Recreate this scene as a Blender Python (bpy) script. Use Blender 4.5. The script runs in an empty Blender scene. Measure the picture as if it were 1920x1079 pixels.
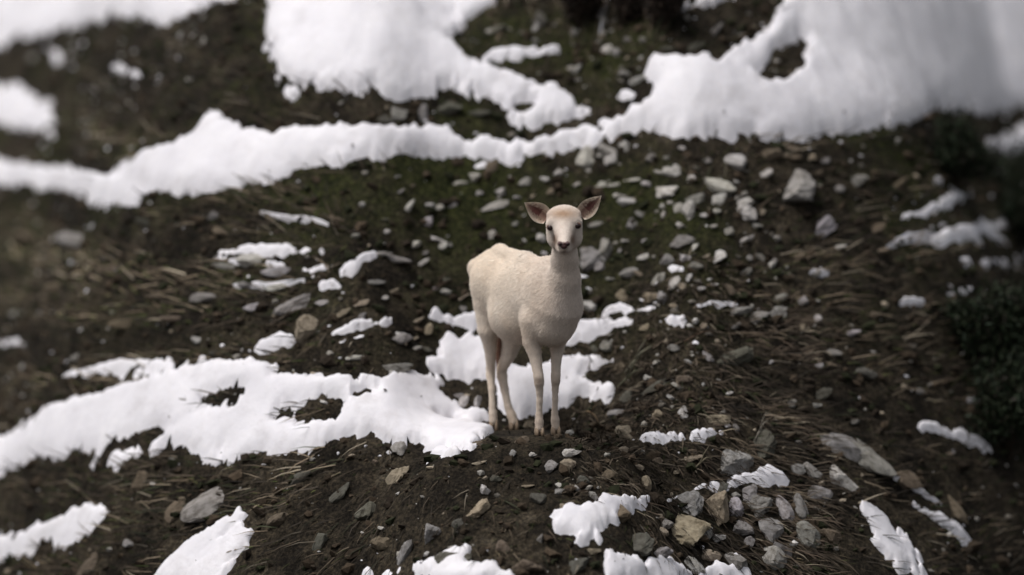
import bpy, math, random
import numpy as np
from mathutils import Vector, Matrix, Euler

random.seed(7)
RNG = np.random.default_rng(7)
scene = bpy.context.scene
COL = scene.collection

# ------------------------------------------------------------------ camera, sky, sun, exposure
PITCH = math.radians(6.0)
DIST = 18.0
HALF = 0.128                      # tangent of half the horizontal field of view
CF = np.array([0.0, math.cos(PITCH), -math.sin(PITCH)])
CU = np.array([0.0, math.sin(PITCH), math.cos(PITCH)])
CR = np.array([1.0, 0.0, 0.0])


def ray_dir(px, py):
    px = np.asarray(px, float); py = np.asarray(py, float)
    u = (px - 960.0) / 960.0 * HALF
    v = (539.5 - py) / 960.0 * HALF
    return CF + u[..., None] * CR + v[..., None] * CU


_d = ray_dir(1025.0, 815.0)
_t = DIST / _d[1]
CAM = np.array([0.0, -DIST, 0.0])
CAM[2] = -_d[2] * _t              # so that this photo point lies at height 0 where the deer stands
PX = DIST * HALF / 960.0          # metres per photo pixel beside the deer

cam_data = bpy.data.cameras.new("camera")
cam_data.sensor_width = 36.0
cam_data.lens = 36.0 / (2 * HALF)
cam_data.clip_start = 0.5
cam_data.clip_end = 500.0
cam_data.dof.use_dof = True
cam_data.dof.focus_distance = 18.08
cam_data.dof.aperture_fstop = 0.44
cam_data.dof.aperture_blades = 0
cam = bpy.data.objects.new("camera", cam_data)
cam.location = CAM.tolist()
cam.rotation_euler = (math.pi / 2 - PITCH, 0, 0)
COL.objects.link(cam)
scene.camera = cam

SUN_EL = math.radians(66.0)
SUN_AZ = math.radians(-108.0)     # from the left, a little on the camera's side
world = bpy.data.worlds.new("World")
scene.world = world
world.use_nodes = True
wn = world.node_tree.nodes; wl = world.node_tree.links
wn.clear()
w_out = wn.new("ShaderNodeOutputWorld")
w_bg = wn.new("ShaderNodeBackground")
w_sky = wn.new("ShaderNodeTexSky")
w_hsv = wn.new("ShaderNodeHueSaturation")
w_sky.sky_type = 'NISHITA'
w_sky.sun_disc = False
w_sky.sun_elevation = SUN_EL
w_sky.sun_rotation = SUN_AZ
w_sky.air_density = 1.0
w_sky.dust_density = 4.0
w_hsv.inputs["Saturation"].default_value = 0.22      # cloud cover: a pale sky
w_bg.inputs["Strength"].default_value = 0.08
wl.new(w_sky.outputs[0], w_hsv.inputs["Color"])
wl.new(w_hsv.outputs[0], w_bg.inputs["Color"])
wl.new(w_bg.outputs[0], w_out.inputs["Surface"])

sun_data = bpy.data.lights.new("sun", 'SUN')
sun_data.energy = 1.7
sun_data.angle = math.radians(18.0)
sun_data.color = (1.0, 0.965, 0.94)
sun = bpy.data.objects.new("sun", sun_data)
sdir = Vector((math.cos(SUN_EL) * math.sin(SUN_AZ), math.cos(SUN_EL) * math.cos(SUN_AZ), math.sin(SUN_EL)))
sun.rotation_euler = sdir.to_track_quat('Z', 'Y').to_euler()
sun.location = (-6, 3, 12)
COL.objects.link(sun)

scene.view_settings.view_transform = 'Standard'
scene.view_settings.look = 'None'
scene.view_settings.gamma = 1.0
scene.view_settings.exposure = 0.34
try:
    scene.view_settings.use_curve_mapping = False
except Exception:
    pass

# ------------------------------------------------------------------ noise helpers
_LAT = np.random.default_rng(3).random((8, 256, 256))


def vnoise(x, y, ch=0):
    x = np.asarray(x, float); y = np.asarray(y, float)
    xi = np.floor(x).astype(int); yi = np.floor(y).astype(int)
    fx = x - xi; fy = y - yi
    fx = fx * fx * fx * (fx * (fx * 6 - 15) + 10)
    fy = fy * fy * fy * (fy * (fy * 6 - 15) + 10)
    L = _LAT[ch % 8]
    x0 = xi & 255; x1 = (xi + 1) & 255; y0 = yi & 255; y1 = (yi + 1) & 255
    a = L[x0, y0] * (1 - fx) + L[x1, y0] * fx
    b = L[x0, y1] * (1 - fx) + L[x1, y1] * fx
    return (a * (1 - fy) + b * fy) * 2 - 1


def fbm(x, y, wave, octs=4, ch=0, gain=0.5):
    s = 0.0; a = 1.0; tot = 0.0; f = 1.0 / wave
    for k in range(octs):
        s = s + a * vnoise(x * f + 17.3 * k, y * f - 9.1 * k, ch + k)
        tot += a; a *= gain; f *= 2.03
    return s / tot


# ------------------------------------------------------------------ terrain: a rounded hill nose with a narrow shelf
def sig(x):
    return 1.0 / (1.0 + np.exp(-np.clip(x, -60, 60)))


_YT = np.linspace(-40, 60, 40001)
_SL = (math.tan(math.radians(38)) * sig((_YT + 5.0) / 0.35)
       - (math.tan(math.radians(38)) + 0.085) * sig((_YT + 0.13) / 0.02)
       + (math.tan(math.radians(51)) + 0.085) * sig((_YT - 0.58) / 0.03)
       - (math.tan(math.radians(51)) - math.tan(math.radians(31))) * sig((_YT - 1.95) / 0.12)
       - math.tan(math.radians(31)) * sig((_YT - 15) / 0.8)
       - 0.60 * sig((-11.0 - _YT) / 0.5) + 0.60 * sig((-17.0 - _YT) / 0.3))
_FT = np.concatenate([[0], np.cumsum((_SL[1:] + _SL[:-1]) * 0.5 * (_YT[1] - _YT[0]))])
_FT -= np.interp(0.0, _YT, _FT)
# the same slope without the ledge, used away from the deer's standing place
_S2 = _SL.copy()
_in = (_YT > -0.5) & (_YT < 0.9)
_S2[_in] = np.interp(_YT[_in], [-0.5, 0.9], [math.tan(math.radians(38)), math.tan(math.radians(51))])
_F2 = np.concatenate([[0], np.cumsum((_S2[1:] + _S2[:-1]) * 0.5 * (_YT[1] - _YT[0]))])
_F2 -= np.interp(0.22, _YT, _F2)
XC = 0.12


def drop(x, y):
    r = np.abs(x - XC)
    q = 0.235 * r ** 2.2
    lin = 0.235 * 2.6 ** 2.2 + 1.3 * (np.minimum(r, 5.0) - 2.6) + 0.5 * np.maximum(r - 5.0, 0)
    q = np.where(r > 2.6, lin, q)
    q = q + 0.35 * np.clip(r - 1.5, 0, 1.2) ** 2
    fade = sig((y + 9.0) / 0.8)
    return q * fade


def hoof_zone(x, y):
    return np.exp(-(((x - 0.07) / 0.26) ** 2 + ((y - 0.2) / 0.42) ** 2) ** 2)


def ground_base(x, y):
    """Large and middle shapes of the hillside."""
    x = np.asarray(x, float); y = np.asarray(y, float)
    w = np.exp(-((x - 0.05) / 0.62) ** 4)
    z = np.interp(y, _YT, _FT) * w + np.interp(y, _YT, _F2) * (1 - w) - drop(x, y)
    n = 0.055 * fbm(x, y, 0.9, 2, 0) + 0.028 * fbm(x, y, 0.27, 3, 2)
    return z + n * (1 - 0.95 * hoof_zone(x, y))


def ground_full(x, y):
    z = ground_base(x, y)
    n = fbm(x, y, 0.085, 3, 4)
    lump = 0.020 * np.abs(n) + 0.010 * fbm(x, y, 0.035, 2, 5)
    return z + lump * (1 - 0.8 * hoof_zone(x, y))


def march(px, py):
    d = ray_dir(px, py)
    found = np.zeros(px.shape, bool)
    res = np.full(px.shape, 40.0)
    gprev = None
    for t in np.arange(14.0, 36.0, 0.1):
        p = CAM + d * t
        g = p[..., 2] - ground_base(p[..., 0], p[..., 1])
        if gprev is not None:
            new = (~found) & (g <= 0) & (gprev > 0)
            f = gprev / np.maximum(gprev - g, 1e-9)
            res = np.where(new, t - 0.1 + 0.1 * f, res)
            found |= new
        gprev = g
    return res


_HX = np.arange(-160, 2090, 12.0); _HY = np.arange(-160, 1250, 12.0)
_HT = march(*np.meshgrid(_HX, _HY, indexing='ij'))


def hit(px, py):
    """Where the line through a photo point meets the hillside."""
    px = np.atleast_1d(np.asarray(px, float)); py = np.atleast_1d(np.asarray(py, float))
    fx = np.clip((px - _HX[0]) / 12.0, 0, len(_HX) - 1.001); fy = np.clip((py - _HY[0]) / 12.0, 0, len(_HY) - 1.001)
    i = fx.astype(int); j = fy.astype(int); fx = fx - i; fy = fy - j
    t = (_HT[i, j] * (1 - fx) + _HT[i + 1, j] * fx) * (1 - fy) + (_HT[i, j + 1] * (1 - fx) + _HT[i + 1, j + 1] * fx) * fy
    d = ray_dir(px, py)
    for _ in range(4):
        p = CAM + d * t[:, None]
        g = p[:, 2] - ground_base(p[:, 0], p[:, 1])
        p2 = p + d * 0.01
        g2 = p2[:, 2] - ground_base(p2[:, 0], p2[:, 1])
        sl = np.minimum((g2 - g) / 0.01, -0.25)
        t = t - np.clip(g / sl, -0.15, 0.15)
    return CAM + d * t[:, None], t


def px_scale(t):
    return t * HALF / 960.0


# ------------------------------------------------------------------ mesh helpers
def make_mesh(name, v, f, col=None, smooth=True):
    me = bpy.data.meshes.new(name)
    v = np.asarray(v, np.float32); f = np.asarray(f, np.int32)
    k = f.shape[1]
    me.vertices.add(len(v)); me.vertices.foreach_set("co", v.ravel())
    me.loops.add(f.size); me.loops.foreach_set("vertex_index", f.ravel())
    me.polygons.add(len(f))
    me.polygons.foreach_set("loop_start", np.arange(0, f.size, k, dtype=np.int32))
    me.polygons.foreach_set("loop_total", np.full(len(f), k, np.int32))
    me.polygons.foreach_set("use_smooth", np.full(len(f), smooth, bool))
    if col is not None:
        ca = me.color_attributes.new("tint", 'FLOAT_COLOR', 'POINT')
        c4 = np.ones((len(v), 4), np.float32); c4[:, :3] = col
        ca.data.foreach_set("color", c4.ravel())
    me.update(calc_edges=True)
    return me


def link(name, me, mat=None, parent=None):
    o = bpy.data.objects.new(name, me)
    if mat is not None and len(me.materials) == 0:
        me.materials.append(mat)
    COL.objects.link(o)
    if parent is not None:
        o.parent = parent
    return o


def tag(o, label=None, cat=None, group=None, kind=None):
    if label: o["label"] = label
    if cat: o["category"] = cat
    if group: o["group"] = group
    if kind: o["kind"] = kind
    return o


def empty(name, loc, label, cat, group=None):
    o = bpy.data.objects.new(name, None)
    o.location = loc
    o.empty_display_size = 0.1
    COL.objects.link(o)
    return tag(o, label, cat, group)


# ------------------------------------------------------------------ materials
def new_mat(name, rough=0.9, spec=0.2):
    m = bpy.data.materials.new(name); m.use_nodes = True
    n = m.node_tree.nodes; l = m.node_tree.links
    b = n["Principled BSDF"]
    b.inputs["Roughness"].default_value = rough
    b.inputs["Specular IOR Level"].default_value = spec
    return m, n, l, b


def noise_node(n, l, scale, detail=6, rough=0.6, coord="Object", dim=None):
    tc = n.new("ShaderNodeTexCoord")
    t = n.new("ShaderNodeTexNoise")
    t.inputs["Scale"].default_value = scale
    t.inputs["Detail"].default_value = detail
    t.inputs["Roughness"].default_value = rough
    l.new(tc.outputs[coord], t.inputs["Vector"])
    return t


def ramp_node(n, stops):
    r = n.new("ShaderNodeValToRGB")
    e = r.color_ramp.elements
    while len(e) > 1:
        e.remove(e[-1])
    e[0].position = stops[0][0]; e[0].color = (*stops[0][1], 1)
    for p, c in stops[1:]:
        k = e.new(p); k.color = (*c, 1)
    return r


def add_bump(n, l, b, src, strength, dist):
    bp = n.new("ShaderNodeBump")
    bp.inputs["Strength"].default_value = strength
    bp.inputs["Distance"].default_value = dist
    l.new(src, bp.inputs["Height"])
    l.new(bp.outputs[0], b.inputs["Normal"])
    return bp


def mix_col(n, l, fac, a, b, mode='MIX'):
    m = n.new("ShaderNodeMix"); m.data_type = 'RGBA'; m.blend_type = mode
    if isinstance(fac, (int, float)): m.inputs[0].default_value = fac
    else: l.new(fac, m.inputs[0])
    for s, i in ((a, 6), (b, 7)):
        if isinstance(s, tuple): m.inputs[i].default_value = (*s, 1)
        else: l.new(s, m.inputs[i])
    return m.outputs[2]


# soil with moss and dead grass stains
m_soil, n, l, b = new_mat("soil", 0.95, 0.1)
t1 = noise_node(n, l, 4.5, 9, 0.72)
r1 = ramp_node(n, [(0.34, (0.011, 0.0095, 0.0075)), (0.46, (0.026, 0.0215, 0.016)), (0.56, (0.050, 0.041, 0.029)), (0.68, (0.095, 0.080, 0.060))])
l.new(t1.outputs[0], r1.inputs[0])
t2 = noise_node(n, l, 1.1, 7, 0.7)
r2 = ramp_node(n, [(0.47, (0, 0, 0)), (0.60, (1, 1, 1))])
l.new(t2.outputs[0], r2.inputs[0])
t3 = noise_node(n, l, 26, 5, 0.7)
r3 = ramp_node(n, [(0.35, (0.016, 0.020, 0.008)), (0.65, (0.052, 0.056, 0.020))])
l.new(t3.outputs[0], r3.inputs[0])
geo = n.new("ShaderNodeNewGeometry"); sep = n.new("ShaderNodeSeparateXYZ")
l.new(geo.outputs["Position"], sep.inputs[0])
mr = n.new("ShaderNodeMapRange"); mr.inputs[1].default_value = 0.15; mr.inputs[2].default_value = 0.9
l.new(sep.outputs[2], mr.inputs[0])
mm = n.new("ShaderNodeMath"); mm.operation = 'MULTIPLY'
l.new(r2.outputs[0], mm.inputs[0]); l.new(mr.outputs[0], mm.inputs[1])
c = mix_col(n, l, mm.outputs[0], r1.outputs[0], r3.outputs[0])
t4 = noise_node(n, l, 60, 4, 0.75)
r4 = ramp_node(n, [(0.36, (0.30, 0.30, 0.30)), (0.50, (0.9, 0.9, 0.9)), (0.66, (2.0, 1.9, 1.75))])
l.new(t4.outputs[0], r4.inputs[0])
c = mix_col(n, l, 1.0, c, r4.outputs[0], 'MULTIPLY')
l.new(c, b.inputs["Base Color"])
t5 = noise_node(n, l, 38, 8, 0.75)
add_bump(n, l, b, t5.outputs[0], 0.9, 0.03)

# snow
m_snow, n, l, b = new_mat("snow", 0.55, 0.3)
t1 = noise_node(n, l, 3.5, 8, 0.6)
r1 = ramp_node(n, [(0.30, (0.73, 0.71, 0.75)), (0.55, (0.82, 0.80, 0.835)), (0.75, (0.87, 0.85, 0.88))])
l.new(t1.outputs[0], r1.inputs[0])
t2 = noise_node(n, l, 30, 6, 0.8)
r2 = ramp_node(n, [(0.67, (0, 0, 0)), (0.76, (1, 1, 1))])
l.new(t2.outputs[0], r2.inputs[0])
c = mix_col(n, l, r2.outputs[0], r1.outputs[0], (0.36, 0.33, 0.31))
t6 = noise_node(n, l, 5.0, 7, 0.7)
r6 = ramp_node(n, [(0.52, (0, 0, 0)), (0.72, (0.6, 0.6, 0.6))])
l.new(t6.outputs[0], r6.inputs[0])
c = mix_col(n, l, r6.outputs[0], c, (0.58, 0.55, 0.56))
l.new(c, b.inputs["Base Color"])
b.inputs["Subsurface Weight"].default_value = 0.15
b.inputs["Subsurface Radius"].default_value = (0.02, 0.022, 0.026)
t3 = noise_node(n, l, 14, 8, 0.68)
add_bump(n, l, b, t3.outputs[0], 0.32, 0.02)

# stone: tint of each stone from its object colour
m_stone, n, l, b = new_mat("limestone", 0.9, 0.2)
oi = n.new("ShaderNodeObjectInfo")
t1 = noise_node(n, l, 2.4, 8, 0.7)
off = n.new("ShaderNodeVectorMath"); off.operation = 'ADD'
tc = n.new("ShaderNodeTexCoord")
cmb = n.new("ShaderNodeCombineXYZ")
mul = n.new("ShaderNodeMath"); mul.operation = 'MULTIPLY'; mul.inputs[1].default_value = 37.0
l.new(oi.outputs["Random"], mul.inputs[0]); l.new(mul.outputs[0], cmb.inputs[0])
l.new(tc.outputs["Object"], off.inputs[0]); l.new(cmb.outputs[0], off.inputs[1])
l.new(off.outputs[0], t1.inputs["Vector"])
r1 = ramp_node(n, [(0.30, (0.30, 0.28, 0.25)), (0.43, (0.72, 0.70, 0.67)), (0.55, (1.0, 1.0, 1.0)), (0.70, (1.22, 1.20, 1.18))])
l.new(t1.outputs[0], r1.inputs[0])
c = mix_col(n, l, 1.0, oi.outputs["Color"], r1.outputs[0], 'MULTIPLY')
t2 = noise_node(n, l, 5.5, 5, 0.8)
l.new(off.outputs[0], t2.inputs["Vector"])
r2 = ramp_node(n, [(0.57, (0, 0, 0)), (0.70, (0.85, 0.85, 0.85))])
l.new(t2.outputs[0], r2.inputs[0])
c = mix_col(n, l, r2.outputs[0], c, (0.055, 0.052, 0.035))
l.new(c, b.inputs["Base Color"])
t3 = noise_node(n, l, 7, 9, 0.75)
l.new(off.outputs[0], t3.inputs["Vector"])
add_bump(n, l, b, t3.outputs[0], 0.8, 0.012)


def tint_mat(name, rough=0.9, spec=0.15, scale=40, lo=0.7, hi=1.25, bump=0.3, bdist=0.004):
    m, n, l, b = new_mat(name, rough, spec)
    a = n.new("ShaderNodeVertexColor"); a.layer_name = "tint"
    t = noise_node(n, l, scale, 5, 0.7)
    r = ramp_node(n, [(0.3, (lo, lo, lo)), (0.7, (hi, hi, hi))])
    l.new(t.outputs[0], r.inputs[0])
    c = mix_col(n, l, 1.0, a.outputs[0], r.outputs[0], 'MULTIPLY')
    l.new(c, b.inputs["Base Color"])
    if bump:
        add_bump(n, l, b, t.outputs[0], bump, bdist)
    return m


m_blade = tint_mat("dry_grass", 0.85, 0.15, 30, 0.8, 1.2, 0)
m_clod = tint_mat("soil_clod", 0.95, 0.1, 60, 0.6, 1.3, 0.5, 0.004)
m_pebble = tint_mat("pebble", 0.9, 0.2, 60, 0.7, 1.2, 0.4, 0.003)
m_leaf = tint_mat("shrub_leaf", 0.7, 0.3, 30, 0.8, 1.2, 0)
m_wood = tint_mat("dead_wood", 0.9, 0.15, 50, 0.6, 1.3, 0.4, 0.003)
m_coat = tint_mat("deer_coat", 0.85, 0.15, 70, 0.88, 1.08, 0.35, 0.004)
m_hair = tint_mat("deer_hair", 0.8, 0.2, 50, 0.9, 1.1, 0)
m_ear = tint_mat("deer_ear", 0.85, 0.15, 90, 0.8, 1.12, 0.3, 0.003)
m_hoof = tint_mat("hoof_horn", 0.55, 0.3, 60, 0.8, 1.15, 0.2, 0.002)
m_nose = tint_mat("deer_nose", 0.45, 0.4, 120, 0.7, 1.2, 0.3, 0.002)
m_eye, n, l, b = new_mat("deer_eye", 0.25, 0.35)
t = noise_node(n, l, 60, 2, 0.5)
r = ramp_node(n, [(0.3, (0.012, 0.007, 0.008)), (0.7, (0.03, 0.016, 0.014))])
l.new(t.outputs[0], r.inputs[0]); l.new(r.outputs[0], b.inputs["Base Color"])

# ------------------------------------------------------------------ ground sheet
def axis(parts):
    out = []
    for a, b_, s in parts:
        k = max(1, int(round((b_ - a) / s)))
        out.append(np.linspace(a, b_, k, endpoint=False))
    out.append([parts[-1][1]])
    return np.concatenate(out)


gx = axis([(-60, -8, 2.0), (-8, -3.4, 0.12), (-3.4, 3.6, 0.015), (3.6, 8, 0.12), (8, 60, 2.0)])
gy = axis([(-40, -6, 0.6), (-6, -1.5, 0.08), (-1.5, 2.6, 0.0135), (2.6, 6.0, 0.025), (6, 16, 0.2), (16, 60, 2.0)])
GX, GY = np.meshgrid(gx, gy, indexing='ij')
GZ = ground_full(GX, GY)
nx, ny = GX.shape
idx = np.arange(nx * ny).reshape(nx, ny)
faces = np.stack([idx[:-1, :-1], idx[1:, :-1], idx[1:, 1:], idx[:-1, 1:]], -1).reshape(-1, 4)
ground = link("ground", make_mesh("ground", np.stack([GX, GY, GZ], -1).reshape(-1, 3), faces), m_soil)
tag(ground, "dark stony hillside soil with moss and dead grass", kind="structure")

# ------------------------------------------------------------------ snow patches
SNOW_FIELDS = []      # (x0, y0, step, distance grid) to know where snow lies


def poly_sd(X, Y, P):
    """Signed distance to polygon, positive inside."""
    d2 = np.full(X.shape, 1e9); inside = np.zeros(X.shape, bool)
    n_ = len(P)
    for i in range(n_):
        ax, ay = P[i]; bx, by = P[(i + 1) % n_]
        ex, ey = bx - ax, by - ay
        wx, wy = X - ax, Y - ay
        h = np.clip((wx * ex + wy * ey) / max(ex * ex + ey * ey, 1e-12), 0, 1)
        d2 = np.minimum(d2, (wx - ex * h) ** 2 + (wy - ey * h) ** 2)
        c1 = (ay <= Y) != (by <= Y)
        with np.errstate(divide='ignore', invalid='ignore'):
            xx = ax + (Y - ay) / (ey if abs(ey) > 1e-12 else 1e-12) * ex
        inside ^= c1 & (X < xx)
    d = np.sqrt(d2)
    return np.where(inside, d, -d)


def world_poly(pts):
    P = []
    for i in range(len(pts)):
        a = np.array(pts[i], float); b_ = np.array(pts[(i + 1) % len(pts)], float)
        k = max(1, int(np.linalg.norm(b_ - a) / 22))
        for j in range(k):
            P.append(a + (b_ - a) * j / k)
    P = np.array(P)
    w, _ = hit(P[:, 0], P[:, 1])
    return w[:, :2]


ZC = 0.68


def streak(X, Y):
    """Radial streaks imitating zoom blur, spreading outwards from the middle of the hillside."""
    dx, dz = X - XC, ground_base(X, Y) - ZC
    r = np.sqrt(dx * dx + dz * dz) + 1e-6
    a = np.arctan2(dz, dx)
    return 0.75 * fbm(a * 15.0, r * 0.5, 1.0, 3, 6, 0.6) + 0.25 * fbm(a * 40.0, r * 0.9, 1.0, 3, 2, 0.6), r


def outward(X, Y):
    """Plan direction that leads outwards over the hillside, away from its middle."""
    e = 0.15
    gx_ = (ground_base(X + e, Y) - ground_base(X - e, Y)) / (2 * e)
    gy_ = (ground_base(X, Y + e) - ground_base(X, Y - e)) / (2 * e)
    gy_ = np.maximum(gy_, 0.35)
    dx, dz = X - XC, ground_base(X, Y) - ZC
    o = np.stack([dx, np.clip((dz - gx_ * dx) / gy_, -4, 4)], -1)
    return o / (np.linalg.norm(o, axis=-1)[..., None] + 1e-9)


SNOW_COUNT = 0


def snow_patch(label, pts, thick, holes=(), rag=0.02, step=None, fing=1.0, melt_amt=1.0):
    P = world_poly(pts)
    H = [world_poly(h) for h in holes]
    x0, y0 = P.min(0) - 0.12; x1, y1 = P.max(0) + 0.12
    area = (x1 - x0) * (y1 - y0)
    if step is None:
        step = 0.007 if area < 0.6 else (0.010 if area < 2.5 else 0.014)
    xs = np.arange(x0, x1 + step, step); ys = np.arange(y0, y1 + step, step)
    X, Y = np.meshgrid(xs, ys, indexing='ij')
    d = poly_sd(X, Y, P)
    for h in H:
        d = np.minimum(d, -poly_sd(X, Y, h))
    dmax = float(d.max())
    st, r = streak(X, Y)
    outer = np.clip((r - 1.05) / 0.6, 0, 1)
    d = d + rag * (fbm(X, Y, 0.16, 4, 1, 0.62)) * (1 - 0.4 * outer) * 1.6
    d = d + outer * fing * min(1.0, 10 * dmax) * (0.15 * st - 0.012) + (1 - 0.5 * outer) * min(0.026, 0.5 * dmax) * fbm(X, Y, 0.05, 3, 7, 0.65)
    melt = np.clip(fbm(X, Y, 0.11, 4, 4, 0.65) - 0.10, 0, 1)
    d = d - melt_amt * min(0.22, 1.0 * dmax) * melt * np.exp(-np.clip(d, 0, None) / 0.09)
    base = ground_base(X, Y)
    thick = thick * 0.62
    e = np.clip(d / (thick * 1.0), 0, None)
    lump = 1 + 0.42 * fbm(X, Y, 0.32, 2, 3) + 0.10 * fbm(X, Y, 0.07, 2, 5)
    hgt = thick * (1 - np.exp(-1.4 * e)) * lump
    hgt = hgt + 0.35 * (ground_full(X, Y) - base - 0.010) * np.exp(-np.clip(d, 0, None) / 0.15)
    lift = 0.020                                  # over the roughness of the soil
    z = base + np.where(d > 0, hgt + lift * np.clip(d / 0.02, 0, 1), np.clip(d * 2.0, -0.05, 0))
    keep = d > -0.03
    solid = d > -0.02
    grow = np.zeros_like(solid); grow[np.unravel_index(np.argmax(d), d.shape)] = True
    while True:
        g2 = grow.copy()
        for _ in range(12):
            g3 = g2.copy()
            g3[1:] |= g2[:-1]; g3[:-1] |= g2[1:]; g3[:, 1:] |= g2[:, :-1]; g3[:, :-1] |= g2[:, 1:]
            g2 = g3 & solid
        if (g2 == grow).all(): break
        grow = g2
    d = np.where(solid & ~grow, -0.03, d)
    near = grow.copy()
    for _ in range(2):
        n3_ = near.copy()
        n3_[1:] |= near[:-1]; n3_[:-1] |= near[1:]; n3_[:, 1:] |= near[:, :-1]; n3_[:, :-1] |= near[:, 1:]
        near = n3_
    keep &= near
    idx = np.arange(X.size).reshape(X.shape)
    q = np.stack([idx[:-1, :-1], idx[1:, :-1], idx[1:, 1:], idx[:-1, 1:]], -1).reshape(-1, 4)
    kf = keep.ravel()[q].all(1)
    q = q[kf]
    used = np.unique(q); remap = np.full(X.size, -1); remap[used] = np.arange(len(used))
    v = np.stack([X.ravel(), Y.ravel(), z.ravel()], -1)[used]
    c0 = np.array([P[:, 0].mean(), P[:, 1].mean(), 0.0]); c0[2] = float(ground_base(c0[0], c0[1]))
    o = link("snow_patch", make_mesh("snow_patch", v - c0, remap[q]), m_snow)
    o.location = c0.tolist()
    tag(o, label, "snow patch", "patches of melting snow")
    SNOW_FIELDS.append((x0, y0, step, d, z))
    return o


def snow_depth(x, y):
    out = np.full(np.shape(x), -1.0)
    for x0, y0, s, d, _z in SNOW_FIELDS:
        i = np.round((x - x0) / s).astype(int); j = np.round((y - y0) / s).astype(int)
        ok = (i >= 0) & (j >= 0) & (i < d.shape[0]) & (j < d.shape[1])
        v = np.where(ok, d[np.clip(i, 0, d.shape[0] - 1), np.clip(j, 0, d.shape[1] - 1)], -1.0)
        out = np.maximum(out, v)
    return out


def snow_top(x, y):
    out = ground_full(x, y)
    for x0, y0, s, d, zz in SNOW_FIELDS:
        i = np.round((x - x0) / s).astype(int); j = np.round((y - y0) / s).astype(int)
        ok = (i >= 0) & (j >= 0) & (i < d.shape[0]) & (j < d.shape[1])
        ii = np.clip(i, 0, d.shape[0] - 1); jj = np.clip(j, 0, d.shape[1] - 1)
        out = np.where(ok & (d[ii, jj] > 0), np.maximum(out, zz[ii, jj]), out)
    return out


snow_patch("big rounded snow bank above the long snow band, left of the bare gully",
           [(470, 90), (480, 40), (520, -20), (700, -30), (800, -30), (960, -25), (930, 10), (880, 45), (838, 75), (870, 102), (930, 127), (985, 150), (1003, 168),
            (985, 192), (955, 196), (900, 186), (850, 182), (790, 188), (730, 192), (690, 193), (640, 178), (590, 190), (545, 200), (500, 170), (462, 120)], 0.075)
snow_patch("white snow tongue curving down from the upper bank beside the bare gully",
           [(975, 182), (1010, 166), (1035, 163), (1060, 180), (1085, 207), (1112, 210), (1110, 216), (1075, 222), (1050, 236), (1000, 246), (962, 243), (948, 226),
            (990, 214), (1000, 200)], 0.055, rag=0.012)
snow_patch("thin flat snow strip high on the slope pointing into the bare gully",
           [(903, 108), (925, 95), (960, 88), (1010, 90), (1055, 88), (1050, 104), (1020, 114), (985, 116), (940, 120), (905, 118)], 0.035, rag=0.012)
snow_patch("long narrow snow band crossing the slope above the mossy ground",
           [(-30, 300), (60, 316), (120, 314), (190, 316), (260, 302), (330, 268), (365, 245), (390, 205), (425, 222), (460, 236), (520, 246), (580, 240), (640, 237), (730, 240),
            (800, 240), (842, 234), (850, 256), (900, 262), (960, 262), (1000, 258), (1050, 248), (1105, 240), (1135, 254), (1118, 272), (1075, 283), (1050, 292), (1010, 303),
            (975, 316), (935, 312), (905, 302), (820, 300), (740, 300), (680, 308), (620, 318), (560, 332), (500, 346), (430, 352), (350, 372), (250, 388), (185, 400),
            (120, 372), (60, 358), (-30, 356)], 0.08, fing=0.35, melt_amt=0.25)
snow_patch("broad deep snowfield filling the upper slope right of the bare gully",
           [(1120, 252), (1150, 236), (1180, 212), (1212, 196), (1222, 170), (1210, 140), (1228, 114), (1290, 112), (1345, 106), (1395, 84), (1440, 58), (1468, 18), (1480, -30),
            (1980, -30), (1980, 205), (1900, 215), (1820, 235), (1760, 240), (1700, 250), (1640, 256), (1560, 270), (1480, 268), (1400, 262), (1310, 270), (1270, 262), (1215, 254), (1180, 262), (1145, 262)],
           0.085, fing=0.35, melt_amt=0.5, holes=[[(1432, 150), (1455, 122), (1490, 92), (1510, 84), (1500, 120), (1475, 150)]])
snow_patch("snow strip along the very top left of the hillside",
           [(-30, -40), (440, -40), (455, 8), (385, 34), (290, 50), (190, 54), (110, 62), (60, 84), (-30, 95)], 0.05, fing=0.4, melt_amt=0.4)
snow_patch("streaky snow strip at the top edge between the two upper banks",
           [(1235, 40), (1275, 15), (1310, -20), (1420, -20), (1390, 12), (1340, 25), (1290, 30)], 0.03)
snow_patch("snow streak at the far left of the dark upper slope",
           [(-30, 145), (40, 158), (95, 195), (112, 235), (60, 250), (-30, 235)], 0.045, fing=0.5)
snow_patch("little snow streak on the dark upper left slope",
           [(62, 72), (100, 82), (150, 130), (130, 142), (90, 112)], 0.03)
snow_patch("thin pale snow streak slanting across the dark upper left slope",
           [(150, 98), (185, 108), (240, 128), (292, 146), (285, 160), (230, 146), (175, 124)], 0.022, rag=0.02)
snow_patch("small snow dab below the streak at far left of the slope",
           [(78, 246), (100, 244), (118, 258), (95, 268)], 0.03)
snow_patch("snow remnant at the right end of the slope under the broad snowfield",
           [(1830, 268), (1880, 245), (1980, 225), (1980, 310), (1910, 302), (1870, 288)], 0.045)
snow_patch("upper snow streak among the dark grass at the right",
           [(1690, 412), (1720, 396), (1760, 374), (1800, 360), (1835, 352), (1810, 382), (1760, 405), (1720, 416)], 0.03)
snow_patch("middle snow streak among the dark grass at the right",
           [(1745, 450), (1790, 432), (1850, 420), (1950, 398), (1950, 412), (1870, 435), (1800, 455), (1755, 462)], 0.03)
snow_patch("curved lower snow streak among the dark grass at the right",
           [(1800, 488), (1850, 490), (1900, 478), (1960, 462), (1960, 480), (1905, 496), (1850, 504), (1810, 502)], 0.03)
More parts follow.
